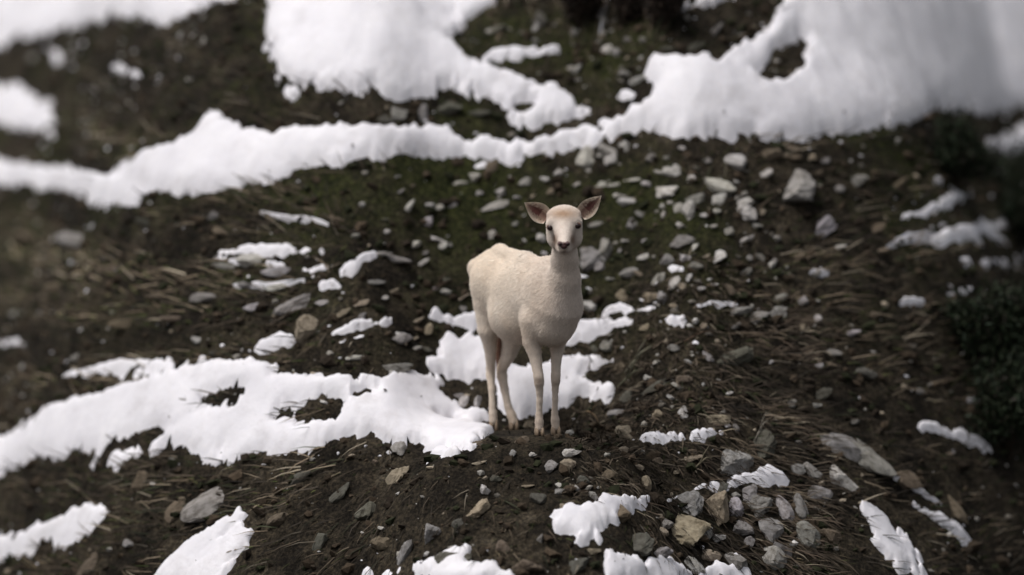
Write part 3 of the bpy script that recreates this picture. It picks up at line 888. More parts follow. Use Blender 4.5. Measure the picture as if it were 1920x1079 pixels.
SMALL = [
    (1246, 985, 28, 20, 0, 'g'), (1318, 1004, 34, 28, 10, 'g'), (1440, 1000, 46, 34, -30, 'g'), (1470, 962, 44, 34, -25, 'l'), (1446, 1046, 50, 40, -40, 'g'), (1374, 1056, 44, 30, 0, 'g'),
    (1290, 1062, 48, 26, 5, 'p'), (1510, 1010, 50, 32, -40, 'g'), (1530, 930, 46, 26, -30, 'g'), (1240, 1000, 22, 16, 0, 't'), (1352, 920, 30, 20, 20, 'd'), (1400, 930, 36, 24, 10, 'g'),
    (1575, 900, 60, 34, -40, 'p'), (1090, 905, 30, 18, 10, 'd'), (1140, 895, 26, 16, 0, 'b'), (1010, 940, 30, 20, 0, 'd'), (930, 900, 24, 14, 0, 'd'), (1050, 925, 22, 12, 15, 'g'),
    (690, 965, 40, 24, 45, 'd'), (720, 1020, 34, 40, 60, 'b'), (860, 985, 24, 18, 0, 'd'), (940, 1030, 34, 24, 0, 'b'), (1080, 1065, 40, 26, 0, 'd'),
    (1279, 281, 14, 7, 0, 'p'), (1235, 326, 17, 7, -8, 'p'), (1192, 339, 27, 6, 4, 'p'), (1213, 347, 19, 10, -14, 'p'), (1127, 348, 21, 10, 32, 'p'),
    (1149, 349, 26, 5, 4, 'p'), (1169, 370, 22, 9, -8, 'g'), (1244, 389, 11, 11, 0, 'p'), (1258, 383, 13, 8, 0, 'p'), (1320, 407, 16, 7, 8, 'p'),
    (1343, 398, 16, 11, 20, 'p'), (1245, 405, 9, 12, 0, 'p'), (1276, 424, 15, 11, 10, 'p'), (1334, 427, 19, 7, 12, 'p'), (1365, 436, 22, 16, 0, 'g'),
    (1118, 424, 29, 8, 10, 'g'), (1201, 405, 19, 9, -20, 'g'), (1417, 425, 20, 10, 6, 'p'), (1570, 357, 23, 16, 0, 'g'), (1530, 326, 22, 10, 20, 'b'),
    (1302, 466, 13, 17, -15, 'p'), (1210, 485, 27, 9, 20, 'p'), (1279, 541, 15, 13, 0, 't'), (1200, 516, 23, 7, -28, 't'), (1263, 575, 15, 9, 0, 't'),
    (1292, 523, 15, 14, 0, 'w'), (1300, 501, 33, 13, 6, 'g'), (1173, 454, 15, 5, 0, 'p'), (1209, 454, 10, 6, 0, 'w'), (1162, 472, 8, 5, 30, 'p'),
    (1369, 547, 22, 22, 0, 'b'), (1339, 536, 15, 5, 0, 'p'), (1404, 485, 13, 11, 0, 'g'), (1459, 563, 33, 11, 18, 'g'), (1497, 482, 25, 14, 0, 'b'),
    (1377, 615, 25, 7, 30, 'g'), (1570, 466, 34, 8, 20, 'p'), (1466, 549, 18, 10, 0, 'b'), (1594, 627, 34, 14, 5, 'l'), (722, 437, 18, 8, 15, 'p'),
    (970, 372, 15, 5, 0, 'w'), (958, 337, 8, 8, 0, 'w'), (985, 346, 24, 14, 20, 'g'), (1022, 340, 17, 10, 0, 'p'), (966, 422, 12, 7, 0, 'g'),
    (1015, 448, 18, 16, 0, 'w'), (1020, 478, 14, 8, 0, 'w'), (844, 461, 7, 8, 0, 'p'), (715, 478, 38, 9, 8, 'g'), (703, 531, 36, 8, 0, 'g'), (813, 544, 21, 7, 15, 'l'),
    (735, 548, 23, 8, 22, 't'), (721, 561, 14, 8, 0, 'p'), (676, 571, 32, 8, 8, 't'), (678, 597, 17, 15, 0, 'g'), (868, 583, 14, 12, 0, 'g'),
    (800, 620, 20, 20, 0, 't'), (607, 570, 30, 11, -6, 'l'), (667, 673, 35, 9, 8, 'p'), (862, 744, 23, 9, 0, 'g'), (800, 658, 20, 10, 0, 'd'),
    (1117, 657, 19, 15, 0, 'd'), (1264, 656, 23, 12, 0, 'g'), (1216, 711, 15, 9, 0, 'p'), (1136, 857, 17, 9, 15, 'p'), (1233, 778, 21, 13, 0, 't'),
    (1175, 746, 28, 20, 15, 'd'), (1112, 1036, 27, 14, 0, 't'), (1344, 1011, 29, 20, 0, 'g'), (1330, 1044, 38, 22, 5, 't'), (1404, 1018, 21, 22, 10, 'g'),
    (1495, 882, 28, 22, -20, 'g'), (962, 856, 13, 15, 0, 'g'), (990, 915, 25, 6, 5, 't'), (899, 872, 28, 8, 12, 't'), (1011, 1017, 14, 23, 0, 'g'),
    (1173, 140, 22, 10, 0, 'g'), (1074, 64, 15, 16, 0, 'g'), (1178, 77, 14, 9, 0, 'g'), (1207, 78, 14, 10, 0, 'g'), (1079, 153, 21, 8, 0, 'g'),
    (480, 490, 62, 20, 8, 'p'), (522, 511, 54, 18, 5, 'l'), (430, 502, 54, 13, 6, 'g'), (525, 541, 42, 14, 6, 'p'), (395, 560, 64, 14, 4, 'g'),
    (330, 600, 84, 13, 3, 'b'), (240, 608, 104, 16, 2, 'b'), (300, 556, 70, 12, 3, 'b'), (150, 458, 80, 22, -18, 'g'), (110, 540, 90, 14, -3, 'b'),
    (470, 535, 40, 10, 4, 'g'), (480, 578, 40, 14, 8, 'l'), (215, 505, 80, 14, -8, 'b'), (60, 450, 90, 16, -10, 'b'), (1602, 342, 40, 16, 38, 'g'),
    (1640, 430, 60, 14, 25, 'b'), (1650, 474, 60, 10, 18, 'b'), (1640, 592, 54, 11, 6, 'b'), (1560, 662, 34, 10, -10, 'g'), (1830, 678, 84, 16, -5, 'g'),
    (1720, 605, 60, 10, 2, 'b'), (1570, 836, 80, 40, -42, 'g'), (1630, 868, 90, 44, -38, 'g'), (1520, 890, 40, 20, -35, 'g'), (1700, 906, 80, 26, -36, 'b'),
    (1790, 960, 90, 24, -36, 'b'), (1500, 960, 50, 26, -50, 'g'), (1560, 1010, 70, 22, -50, 'b'), (1470, 1040, 50, 24, -60, 'g'), (390, 955, 90, 36, 34, 'g'),
    (270, 900, 70, 26, 28, 'b'), (330, 960, 80, 22, 32, 'b'), (520, 980, 70, 22, 45, 'b'), (600, 1020, 64, 20, 55, 'd'), (170, 1060, 90, 20, 34, 'b'),
    (640, 930, 46, 18, 48, 'd'), (560, 900, 50, 16, 38, 'd'), (1620, 700, 70, 16, -12, 'd'), (1540, 740, 60, 18, 25, 'd'), (1680, 350, 50, 12, 36, 'b'),
    (640, 415, 60, 10, -20, 'b'), (590, 400, 60, 9, -25, 'b'), (520, 420, 70, 10, -25, 'b'), (420, 440, 60, 12, -22, 'b'), (280, 420, 70, 12, -28, 'd'),
    (560, 70, 0, 0, 0, 'g'), (1300, 90, 40, 12, 20, 'd'), (1340, 60, 36, 14, 40, 'g'), (1250, 95, 30, 9, 10, 'd'), (1130, 35, 22, 30, 0, 'g'),
    (1010, 40, 30, 30, 0, 'd'), (1180, 30, 20, 36, 0, 'd'), (930, 60, 40, 16, 20, 'd'), (900, 215, 40, 12, 15, 'd'), (720, 225, 26, 12, 0, 'd'),
]


def zone(px, py):
    if py < 260: return "between the upper snow banks"
    if px < 620 and py < 690: return "on the dark left slope"
    if px < 860 and py > 690: return "below the widest snow sheet"
    if px > 1480 and py < 720: return "in dark grass at the right"
    if px > 1440: return "on steep ground at lower right"
    if py > 790: return "in dark ground below the hooves"
    if px < 1060: return "left of the deer's head and body"
    if py < 440: return "up right of the deer's head"
    if py < 620: return "right of the deer's neck and chest"
    return "in dead grass right of the legs"


def small_kind(w, h, tone):
    shape = "flat" if w > 2.4 * h else ("chunky" if w < 1.45 * h else "oval")
    size = "little" if w * h < 140 else ("small" if w * h < 420 else "middling")
    return "%s %s %s" % (size, WORD[tone], shape)


taken = [(a[0], a[1], max(a[2], 10), max(a[3], 8)) for a in BIG] + [(a[0], a[1], max(a[2], 10), max(a[3], 8)) for a in SMALL]
rs = random.Random(21)
extra = []
tries = 0
while len(extra) < 66 and tries < 6000:
    tries += 1
    if rs.random() < 0.72:
        px_ = rs.uniform(700, 1560); py_ = rs.uniform(285, 900)
    else:
        px_ = rs.uniform(60, 1860); py_ = rs.uniform(40, 1050)
    if 850 < px_ < 1130 and 370 < py_ < 830: continue
    if any(abs(px_ - a) < w_ * 0.7 + 10 and abs(py_ - c_) < h_ * 0.8 + 7 for a, c_, w_, h_ in taken): continue
    p_, _t2 = hit(px_, py_)
    if snow_depth(p_[:, 0], p_[:, 1])[0] > -0.03: continue
    if 1140 < px_ < 1480 and 620 < py_ < 830 and rs.random() < 0.5: continue
    w_ = rs.uniform(10, 24); h_ = w_ * rs.uniform(0.35, 0.8)
    extra.append((px_, py_, w_, h_, rs.uniform(-8, 30), rs.choice('ppggtbb' if px_ > 1000 else 'ppggbd')))
    taken.append((px_, py_, w_, h_))
ALL = [(q[0], q[1], q[2] * (0.62 if q[5] in 'bd' and q[2] > 50 else 1.0)) + q[3:] for q in SMALL + extra if q[2] > 0]
sets = {}
for q in ALL:
    sets.setdefault((small_kind(q[2], q[3], q[5]), zone(q[0], q[1])), []).append(q)
NUM = ["", "", "two", "three", "four", "five", "six", "seven", "eight", "nine"]
ORD = ["", "second", "third", "fourth", "fifth", "sixth", "seventh", "eighth"]
for (kind_, zone_), qs in sets.items():
    qs.sort(key=lambda q: q[0])
    for i, q in enumerate(qs):
        k = len(qs)
        if k == 1: lab = "%s stone %s" % (kind_, zone_)
        elif k > 9: lab = "%s stone %s" % (kind_, zone_)
        else:
            pos = "left one" if k == 2 and i == 0 else "right one" if k == 2 else "leftmost" if i == 0 else "rightmost" if i == k - 1 else ORD[i] + " from left"
            lab = "%s of %s %s stones %s" % (pos, NUM[k], kind_, zone_)
        put_stone(q[0], q[1], q[2], q[3], q[4], q[5], lab, "small stones " + zone_)

# ------------------------------------------------------------------ loose small matter: clods, pebbles, dead grass
def slope_frame(x, y):
    e = 0.02
    gx_ = (ground_base(x + e, y) - ground_base(x - e, y)) / (2 * e)
    gy_ = (ground_base(x, y + e) - ground_base(x, y - e)) / (2 * e)
    n_ = np.stack([-gx_, -gy_, np.ones_like(gx_)], -1)
    n_ /= np.linalg.norm(n_, axis=1)[:, None]
    fall = np.stack([-gx_, -gy_, -(gx_ ** 2 + gy_ ** 2)], -1)
    fall /= np.linalg.norm(fall, axis=1)[:, None] + 1e-9
    return n_, fall


def scatter_xy(k, seed, xr=(-3.4, 3.6), yr=(-1.3, 5.2)):
    rg = np.random.default_rng(seed)
    return rg.uniform(*xr, k), rg.uniform(*yr, k), rg


def lumps(name, k, seed, rmin, rmax, cols, mat, label, flat=0.7, dens=None, snow_gap=-0.005, power=3.0, over=None):
    x, y, rg = scatter_xy(k, seed)
    ok = snow_depth(x, y) < snow_gap
    if dens is not None:
        ok &= rg.random(k) < dens(x, y)
    ok &= hoof_zone(x, y) < 0.75
    x, y = x[ok], y[ok]; k = len(x)
    r = rmin + (rmax - rmin) * rg.random(k) ** power
    z = ground_full(x, y) + r * 0.15 if over is None else snow_top(x, y)
    sc = np.stack([r * rg.uniform(0.8, 1.5, k), r * rg.uniform(0.7, 1.1, k), r * rg.uniform(0.45, 0.95, k) * flat / 0.7], -1)
    jit = 1 + rg.uniform(-0.40, 0.40, (k, len(ICO1), 1))
    V = ICO1[None] * jit * sc[:, None, :]
    a = rg.uniform(-0.7, 0.7, k); ca, sa = np.cos(a)[:, None], np.sin(a)[:, None]
    X = V[..., 0] * ca + V[..., 2] * sa; Z = -V[..., 0] * sa + V[..., 2] * ca
    V = np.stack([X, V[..., 1], Z], -1) + np.stack([x, y, z], -1)[:, None, :]
    F = ICO1F[None] + (np.arange(k) * len(ICO1))[:, None, None]
    ci = rg.integers(0, len(cols), k)
    C = np.array(cols)[ci] * rg.uniform(0.7, 1.3, (k, 1))
    C = np.repeat(C, len(ICO1), 0)
    o = link(name, make_mesh(name, V.reshape(-1, 3), F.reshape(-1, 3), C, smooth=False), mat)
    tag(o, label, kind="stuff")
    return o


def stony(x, y):
    d = 0.25 + 0.75 * (fbm(x, y, 0.4, 3, 2) > 0.0)
    d = d * np.where((x > 0.1) & (x < 1.4) & (y > 0.4), 1.0, 0.35)
    return d


lumps("soil_clods", 15000, 31, 0.005, 0.032, [(0.030, 0.023, 0.017), (0.045, 0.034, 0.024), (0.024, 0.026, 0.014), (0.062, 0.046, 0.032)], m_clod,
      "dark crumbly soil clods over the bare hillside", power=2.2)
lumps("pebbles", 15000, 32, 0.003, 0.021, [(0.36, 0.34, 0.31), (0.27, 0.25, 0.22), (0.30, 0.25, 0.19), (0.15, 0.135, 0.115), (0.46, 0.44, 0.42)], m_pebble,
      "loose pale pebbles strewn over the soil", dens=stony, power=2.4)
lumps("soil_crumbs", 2600, 34, 0.0015, 0.0065, [(0.05, 0.038, 0.028), (0.10, 0.08, 0.06)], m_clod, "crumbs of soil and bark lying on the snow",
      snow_gap=9.0, dens=lambda x, y: (snow_depth(x, y) > 0.01) * np.clip(1.2 - snow_depth(x, y) * 7, 0.12, 1), power=2.5, over=0.055)
lumps("snow_crumbs", 2600, 33, 0.003, 0.014, [(0.80, 0.78, 0.81)], m_pebble, "crumbs of snow fallen around the patches",
      dens=lambda x, y: (snow_depth(x, y) > -0.10) * 0.8, power=2.0)


def blades(name, k, seed, label, lmin, lmax, wid, cols, probs, wild, lift, dens=None, xr=(-3.4, 3.6), yr=(-1.3, 5.2)):
    x, y, rg = scatter_xy(k, seed, xr, yr)
    ok = snow_depth(x, y) < 0.004
    if dens is not None:
        ok &= rg.random(k) < dens(x, y)
    x, y = x[ok], y[ok]; k = len(x)
    n_, fall = slope_frame(x, y)
    out = np.concatenate([outward(x, y), np.zeros((k, 1))], 1)
    rr = streak(x, y)[1]
    out -= n_ * (out * n_).sum(1)[:, None]
    out /= np.linalg.norm(out, axis=1)[:, None] + 1e-9
    flip = np.sign((out * fall).sum(1) + 1e-6)[:, None]
    comb = np.clip((rr - 0.75) / 0.5, 0, 1)[:, None]
    d = fall * (1 - comb) * flip + out * comb
    side = np.cross(n_, d)
    wv = rg.normal(0, 1, k)[:, None] * (wild * (1 - 0.75 * comb) + 0.06)
    d = d + side * wv
    d /= np.linalg.norm(d, axis=1)[:, None] + 1e-9
    el = np.abs(rg.normal(0.0, lift, k))[:, None] * (1 - 0.45 * comb) + 0.05
    d = d + n_ * el
    d /= np.linalg.norm(d, axis=1)[:, None]
    w = np.cross(d, n_); w /= np.linalg.norm(w, axis=1)[:, None] + 1e-9
    L = rg.uniform(lmin, lmax, k)[:, None] * (1 + 0.7 * comb)
    W = wid * rg.uniform(0.6, 1.4, k)[:, None]
    z = ground_full(x, y)
    b0 = np.stack([x, y, z - 0.004], -1)
    mid = b0 + d * L * 0.55 + n_ * L * 0.05
    tip = b0 + d * L - n_ * L * rg.uniform(0.0, 0.12, k)[:, None]
    V = np.stack([b0 - w * W, b0 + w * W, mid - w * W * 0.8, mid + w * W * 0.8, tip], 1).reshape(-1, 3)
    F = np.array([[0, 1, 3], [0, 3, 2], [2, 3, 4]])[None] + (np.arange(k) * 5)[:, None, None]
    C = np.array(cols)[rg.choice(len(cols), k, p=probs)] * rg.uniform(0.65, 1.35, (k, 1))
    st_, _r = streak(x, y)
    C *= (1 + comb * np.clip(3.2 * st_, -0.7, 2.2)[:, None])  # pale and dark streaks tinted in to imitate radial blur
    C = np.repeat(C, 5, 0)
    o = link(name, make_mesh(name, V, F.reshape(-1, 3), C), m_blade)
    tag(o, label, kind="stuff")
    return o


def mossy(x, y):
    r = np.sqrt((x - XC) ** 2 + (y - 0.65) ** 2)
    base = 0.30 + 0.55 * (fbm(x, y, 0.6, 3, 1) > -0.05)
    return np.clip(base * np.where(r > 1.2, 1.0, 0.8) * np.where(y < 0.4, 0.45, 1.0), 0, 1)


blades("moss_grass", 60000, 41, "short dark green and brown grass matted on the hillside", 0.018, 0.05, 0.0022,
       [(0.028, 0.034, 0.012), (0.045, 0.048, 0.018), (0.050, 0.038, 0.022), (0.022, 0.018, 0.012), (0.10, 0.08, 0.05)],
       [0.30, 0.22, 0.24, 0.18, 0.06], 0.9, 0.55, mossy)
blades("dead_grass", 24000, 42, "long dead brown grass combed over the outer slope", 0.045, 0.125, 0.0028,
       [(0.070, 0.054, 0.038), (0.105, 0.084, 0.060), (0.032, 0.026, 0.020), (0.17, 0.145, 0.11), (0.026, 0.028, 0.016)],
       [0.36, 0.18, 0.28, 0.05, 0.13], 0.75, 0.38,
       lambda x, y: np.clip((streak(x, y)[1] - 0.7) / 0.5, 0.03, 1) * np.where(y < 0.2, 0.5, 1.0))
blades("dead_bracken", 3600, 43, "brown dead bracken litter right of the deer", 0.03, 0.09, 0.0030,
       [(0.058, 0.043, 0.031), (0.092, 0.072, 0.053), (0.036, 0.028, 0.021), (0.16, 0.135, 0.10)],
       [0.40, 0.20, 0.32, 0.08], 1.2, 0.55, None, xr=(0.25, 1.45), yr=(-0.45, 1.0))


# ------------------------------------------------------------------ thin snow streaks added in the outer ground to imitate radial blur
def slivers(k, seed):
    x, y, rg = scatter_xy(k, seed, (-3.6, 3.8), (-1.2, 5.5))
    sd = snow_depth(x, y)
    st_, r = streak(x, y)
    ok = (r > 1.15) & (y > 0.45) & (x > -1.45) & (sd < 0.0) & (rg.random(k) < np.where(sd > -0.22, 0.9, 0.22) * (st_ > 0.03)) & ((x < XC) | (y > 1.2) | (rg.random(k) < 0.35))
    x, y = x[ok], y[ok]; k = len(x)
    o_ = outward(x, y)
    L = rg.uniform(0.10, 0.42, k); W = rg.uniform(0.002, 0.0075, k)
    NU, NV = 9, 5
    V = []; F = []
    for i in range(k):
        u = np.linspace(-0.5, 0.5, NU)[:, None]; v = np.linspace(-1, 1, NV)[None]
        wd = W[i] * np.sqrt(np.clip(1 - (2 * u) ** 2, 0, 1)) * (1 + 0.5 * np.sin(u * 19 + i))
        X = x[i] + o_[i, 0] * L[i] * u - o_[i, 1] * wd * v + 0 * v
        Y = y[i] + o_[i, 1] * L[i] * u + o_[i, 0] * wd * v + 0 * v
        Z = ground_base(X, Y) + 0.026 + 0.007 * (1 - v * v) * (wd / W[i]) - 0.03 * (np.abs(v) > 0.9)
        V.append(np.stack([X, Y, Z], -1).reshape(-1, 3))
        g = np.arange(NU * NV).reshape(NU, NV) + i * NU * NV
        F.append(np.stack([g[:-1, :-1], g[1:, :-1], g[1:, 1:], g[:-1, 1:]], -1).reshape(-1, 4))
    o = link("snow_slivers", make_mesh("snow_slivers", np.concatenate(V), np.concatenate(F)), m_snow)
    tag(o, "thin snow slivers added as radial blur streaks in the dead grass", kind="stuff")


slivers(1100, 51)


# ------------------------------------------------------------------ twigs
def tube(pts, radii, seg=7):
    pts = np.asarray(pts, float); V = []; F = []
    for i, p in enumerate(pts):
        d = pts[min(i + 1, len(pts) - 1)] - pts[max(i - 1, 0)]
        d /= np.linalg.norm(d) + 1e-9
        a = np.cross(d, [0.13, 0.2, 0.97]); a /= np.linalg.norm(a) + 1e-9
        b_ = np.cross(d, a)
        for j in range(seg):
            t_ = 2 * math.pi * j / seg
            V.append(p + radii[i] * (a * math.cos(t_) + b_ * math.sin(t_)))
    for i in range(len(pts) - 1):
        for j in range(seg):
            k0 = i * seg + j; k1 = i * seg + (j + 1) % seg
            F.append((k0, k1, k1 + seg)); F.append((k0, k1 + seg, k0 + seg))
    nV = len(V); V.append(pts[0]); V.append(pts[-1])
    for j in range(seg):
        F.append((nV, (j + 1) % seg, j)); q = (len(pts) - 1) * seg
        F.append((nV + 1, q + j, q + (j + 1) % seg))
    return np.array(V), np.array(F)


def twig(x0, y0, x1, y1, r, label, col, lift=0.02):
    w, t = hit([x0, (2 * x0 + x1) / 3, (x0 + 2 * x1) / 3, x1], [y0, (2 * y0 + y1) / 3 + 2, (y0 + 2 * y1) / 3 - 2, y1])
    w = w.copy(); w[:, 2] += 0.022 + np.array([0, lift, lift, lift * 0.6])
    V, F = tube(w, np.array([1, 0.9, 0.75, 0.35]) * r)
    d = w[2] - w[1]
    w2 = np.array([w[1], w[1] + d * 0.7 + [0, -0.01, 0.03], w[1] + d * 1.1 + [0.01, -0.02, 0.055]])
    V2, F2 = tube(w2, np.array([0.6, 0.45, 0.2]) * r)
    c0 = w[0].copy()
    o = link("fallen_twig", make_mesh("fallen_twig", V - c0, F, np.tile(col, (len(V), 1))), m_wood)
    o.location = c0.tolist()
    tag(o, label, "twig", "fallen twigs")
    link("side_shoot", make_mesh("side_shoot", V2 - c0, F2, np.tile(col, (len(V2), 1))), m_wood, o)


twig(1172, 708, 1222, 662, 0.006, "bare greenish twig leaning up through the dead grass right of the deer's legs", (0.20, 0.19, 0.14))
twig(1158, 735, 1205, 705, 0.005, "thin twig lying below the greenish one right of the deer's legs", (0.15, 0.145, 0.10))
twig(1282, 650, 1338, 636, 0.004, "thin brown twig lying level in the dead grass under the square snow dab", (0.12, 0.08, 0.055))
twig(1100, 780, 1122, 805, 0.005, "crooked brown twig right of the deer's front hooves", (0.17, 0.12, 0.075))
twig(1415, 835, 1440, 802, 0.004, "thin pale twig standing on the dark mossy rock", (0.20, 0.18, 0.15))
twig(1300, 890, 1335, 872, 0.004, "short tan twig in front of the large ridged grey rock", (0.22, 0.19, 0.13))
twig(800, 562, 850, 540, 0.004, "dark twig lying left of the deer's flank", (0.09, 0.06, 0.045))
twig(505, 618, 585, 590, 0.004, "long thin twig above the oval snow lump", (0.16, 0.13, 0.10))


# ------------------------------------------------------------------ dark juniper shrubs at the right
def shrub(px, py, wpx, hpx, seed, label, name='juniper_shrub', group='dark juniper shrubs', cols=((0.012, 0.022, 0.010), (0.018, 0.030, 0.012), (0.026, 0.034, 0.016), (0.022, 0.018, 0.012)), k=9000):
    rg = np.random.default_rng(seed)
    p, t = hit(px, py); p = p[0]; s = px_scale(t[0])
    w, h = wpx * s, hpx * s
    root = empty(name, p.tolist(), label, "shrub", group)
    Vs, Fs, off = [], [], 0
    tips = []
    for i in range(11):
        a = rg.uniform(0, 2 * math.pi); q = rg.uniform(0.2, 1.0)
        tip = np.array([math.cos(a) * w * 0.45 * q, math.sin(a) * w * 0.32 * q, h * rg.uniform(0.45, 1.0) * (1.1 - 0.45 * q)])
        mid = tip * [0.45, 0.45, 0.6] + rg.normal(0, 0.01, 3)
        V, F = tube([np.array([0, 0, -0.02]), mid, tip], [0.011, 0.007, 0.003], 5)
        Vs.append(V); Fs.append(F + off); off += len(V); tips.append((mid, tip))
    V = np.concatenate(Vs)
    link("stem", make_mesh("stem", V, np.concatenate(Fs), np.tile((0.05, 0.038, 0.028), (len(V), 1))), m_wood, root)
    ti = rg.integers(0, len(tips), k); f = rg.uniform(0.05, 1.1, k)[:, None]
    M = np.array([m for m, _ in tips])[ti]; T = np.array([t_ for _, t_ in tips])[ti]
    c = M + (T - M) * f + rg.normal(0, 1, (k, 3)) * [w * 0.09, w * 0.08, h * 0.08]
    c[:, 2] = np.maximum(c[:, 2], 0.0)
    d = (T - M) / (np.linalg.norm(T - M, axis=1)[:, None] + 1e-9) + rg.normal(0, 0.75, (k, 3))
    d /= np.linalg.norm(d, axis=1)[:, None]
    w_ = np.cross(d, rg.normal(size=(k, 3))); w_ /= np.linalg.norm(w_, axis=1)[:, None]
    L = rg.uniform(0.02, 0.05, k)[:, None]; W = rg.uniform(0.004, 0.008, k)[:, None]
    Q = np.stack([c, c + d * L * 0.5 - w_ * W, c + d * L, c + d * L * 0.5 + w_ * W], 1).reshape(-1, 3)
    F = np.array([[0, 1, 2], [0, 2, 3]])[None] + (np.arange(k) * 4)[:, None, None]
    C = np.repeat(np.array(cols)[rg.integers(0, 4, k)], 4, 0)
    o = link("foliage", make_mesh("foliage", Q, F.reshape(-1, 3), C, smooth=False), m_leaf, root)
    o["kind"] = "stuff"


shrub(1915, 460, 230, 180, 61, "dark green juniper shrub at the right edge above the snow streaks", k=14000)
shrub(1890, 715, 340, 210, 62, "widest dark juniper shrub at the right edge below the snow streaks", k=20000)
shrub(1890, 860, 260, 190, 63, "dark juniper shrub lowest on the right beside the forked snow streak", k=16000)
shrub(1790, 350, 160, 120, 64, "low dark juniper shrub just under the broad snowfield at the right", k=9000)
BR = ((0.022, 0.014, 0.010), (0.034, 0.022, 0.015), (0.050, 0.034, 0.024), (0.016, 0.014, 0.010))
shrub(1085, 52, 90, 110, 65, "left of three dark brown heather clumps at the top of the bare gully", "heather_clump", "brown heather clumps", BR, 6500)
shrub(1165, 48, 90, 120, 66, "middle of three dark brown heather clumps at the top of the bare gully", "heather_clump", "brown heather clumps", BR, 6500)
shrub(1250, 58, 90, 110, 67, "right of three dark brown heather clumps at the top of the bare gully", "heather_clump", "brown heather clumps", BR, 6500)

# ------------------------------------------------------------------ the deer
def D(px, py, y):
    d = ray_dir(px, py)
    t = (y - CAM[1]) / d[1]
    return CAM + d * t


FWD = np.array([0.45, -0.893, 0.0])
SIDE = np.array([0.893, 0.45, 0.0])
UPV = np.array([0.0, 0.0, 1.0])
VOX = 0.0052
lo = np.array([D(862, 500, 0.3)[0], -0.42, -0.06]); hi = np.array([D(1108, 500, 0.0)[0], 0.72, D(1057, 372, -0.1)[2]])
n3 = np.ceil((hi - lo) / VOX).astype(int) + 1
AX = [(lo[i] + VOX * np.arange(n3[i])).astype(np.float32) for i in range(3)]
FLD = np.full(tuple(n3), 1.0, np.float32)


def block(c0, c1, pad):
    a = np.maximum(np.floor((np.minimum(c0, c1) - pad - lo) / VOX).astype(int), 0)
    b_ = np.minimum(np.ceil((np.maximum(c0, c1) + pad - lo) / VOX).astype(int) + 1, n3)
    sl = tuple(slice(a[i], b_[i]) for i in range(3))
    g = np.meshgrid(AX[0][sl[0]], AX[1][sl[1]], AX[2][sl[2]], indexing='ij')
    return sl, g


def blend(sl, d, k):
    f = FLD[sl]
    h = np.clip(0.5 + 0.5 * (f - d) / k, 0, 1)
    FLD[sl] = f * (1 - h) + d * h - k * h * (1 - h)


def cone(a, b_, k=0.015):
    """a, b = (px, py, depth, radius in photo pixels)"""
    A = D(*a[:3]); B = D(*b_[:3]); ra, rb = a[3] * PX, b_[3] * PX
    sl, g = block(A, B, max(ra, rb) + 0.10)
    ba = B - A; L2 = (ba ** 2).sum()
    q = [g[i] - A[i] for i in range(3)]
    h = np.clip((q[0] * ba[0] + q[1] * ba[1] + q[2] * ba[2]) / L2, 0, 1)
    d = np.sqrt(sum((q[i] - ba[i] * h) ** 2 for i in range(3))) - (ra + (rb - ra) * h)
    blend(sl, d.astype(np.float32), k)


def chain(pts, k=0.008, k0=None):
    for i in range(len(pts) - 1):
        cone(pts[i], pts[i + 1], k0 if (i == 0 and k0) else k)


def ell(px, py, y, a, b_, c, k=0.03, f=FWD, s=SIDE, u=UPV):
    C = D(px, py, y)
    R = max(a, b_, c)
    sl, g = block(C, C, R + 0.08)
    q = [g[i] - C[i] for i in range(3)]
    fx = q[0] * f[0] + q[1] * f[1] + q[2] * f[2]
    sx = q[0] * s[0] + q[1] * s[1] + q[2] * s[2]
    ux = q[0] * u[0] + q[1] * u[1] + q[2] * u[2]
    k0 = np.sqrt((fx / a) ** 2 + (sx / b_) ** 2 + (ux / c) ** 2)
    k1 = np.sqrt((fx / a ** 2) ** 2 + (sx / b_ ** 2) ** 2 + (ux / c ** 2) ** 2) + 1e-6
    blend(sl, (k0 * (k0 - 1) / k1).astype(np.float32), k)


# trunk
ell(931, 533, 0.43, 0.155, 0.113, 62 * PX, 0.035)                     # hips
cone((938, 471, 0.43, 12), (896, 504, 0.54, 20), 0.03); cone((938, 473, 0.43, 12), (985, 490, 0.22, 16), 0.03)                      # croup
ell(978, 563, 0.23, 0.225, 0.124, 80 * PX, 0.04)                    # barrel
ell(972, 592, 0.24, 0.17, 0.125, 54 * PX, 0.03)                      # belly
ell(1034, 562, 0.06, 0.150, 0.118, 82 * PX, 0.03)                    # chest
ell(1036, 606, 0.02, 0.100, 0.098, 44 * PX, 0.03)                    # brisket
ell(1004, 568, 0.02, 0.085, 0.042, 62 * PX, 0.022)                   # near shoulder blade
ell(1062, 570, 0.09, 0.080, 0.040, 58 * PX, 0.022)
cone((985, 490, 0.22, 16), (1030, 512, 0.05, 22), 0.03)                    # withers
# neck
chain([(1048, 572, 0.0, 46), (1058, 524, -0.05, 28), (1058.5, 484, -0.085, 22.5), (1059, 440, -0.095, 22)], 0.03)
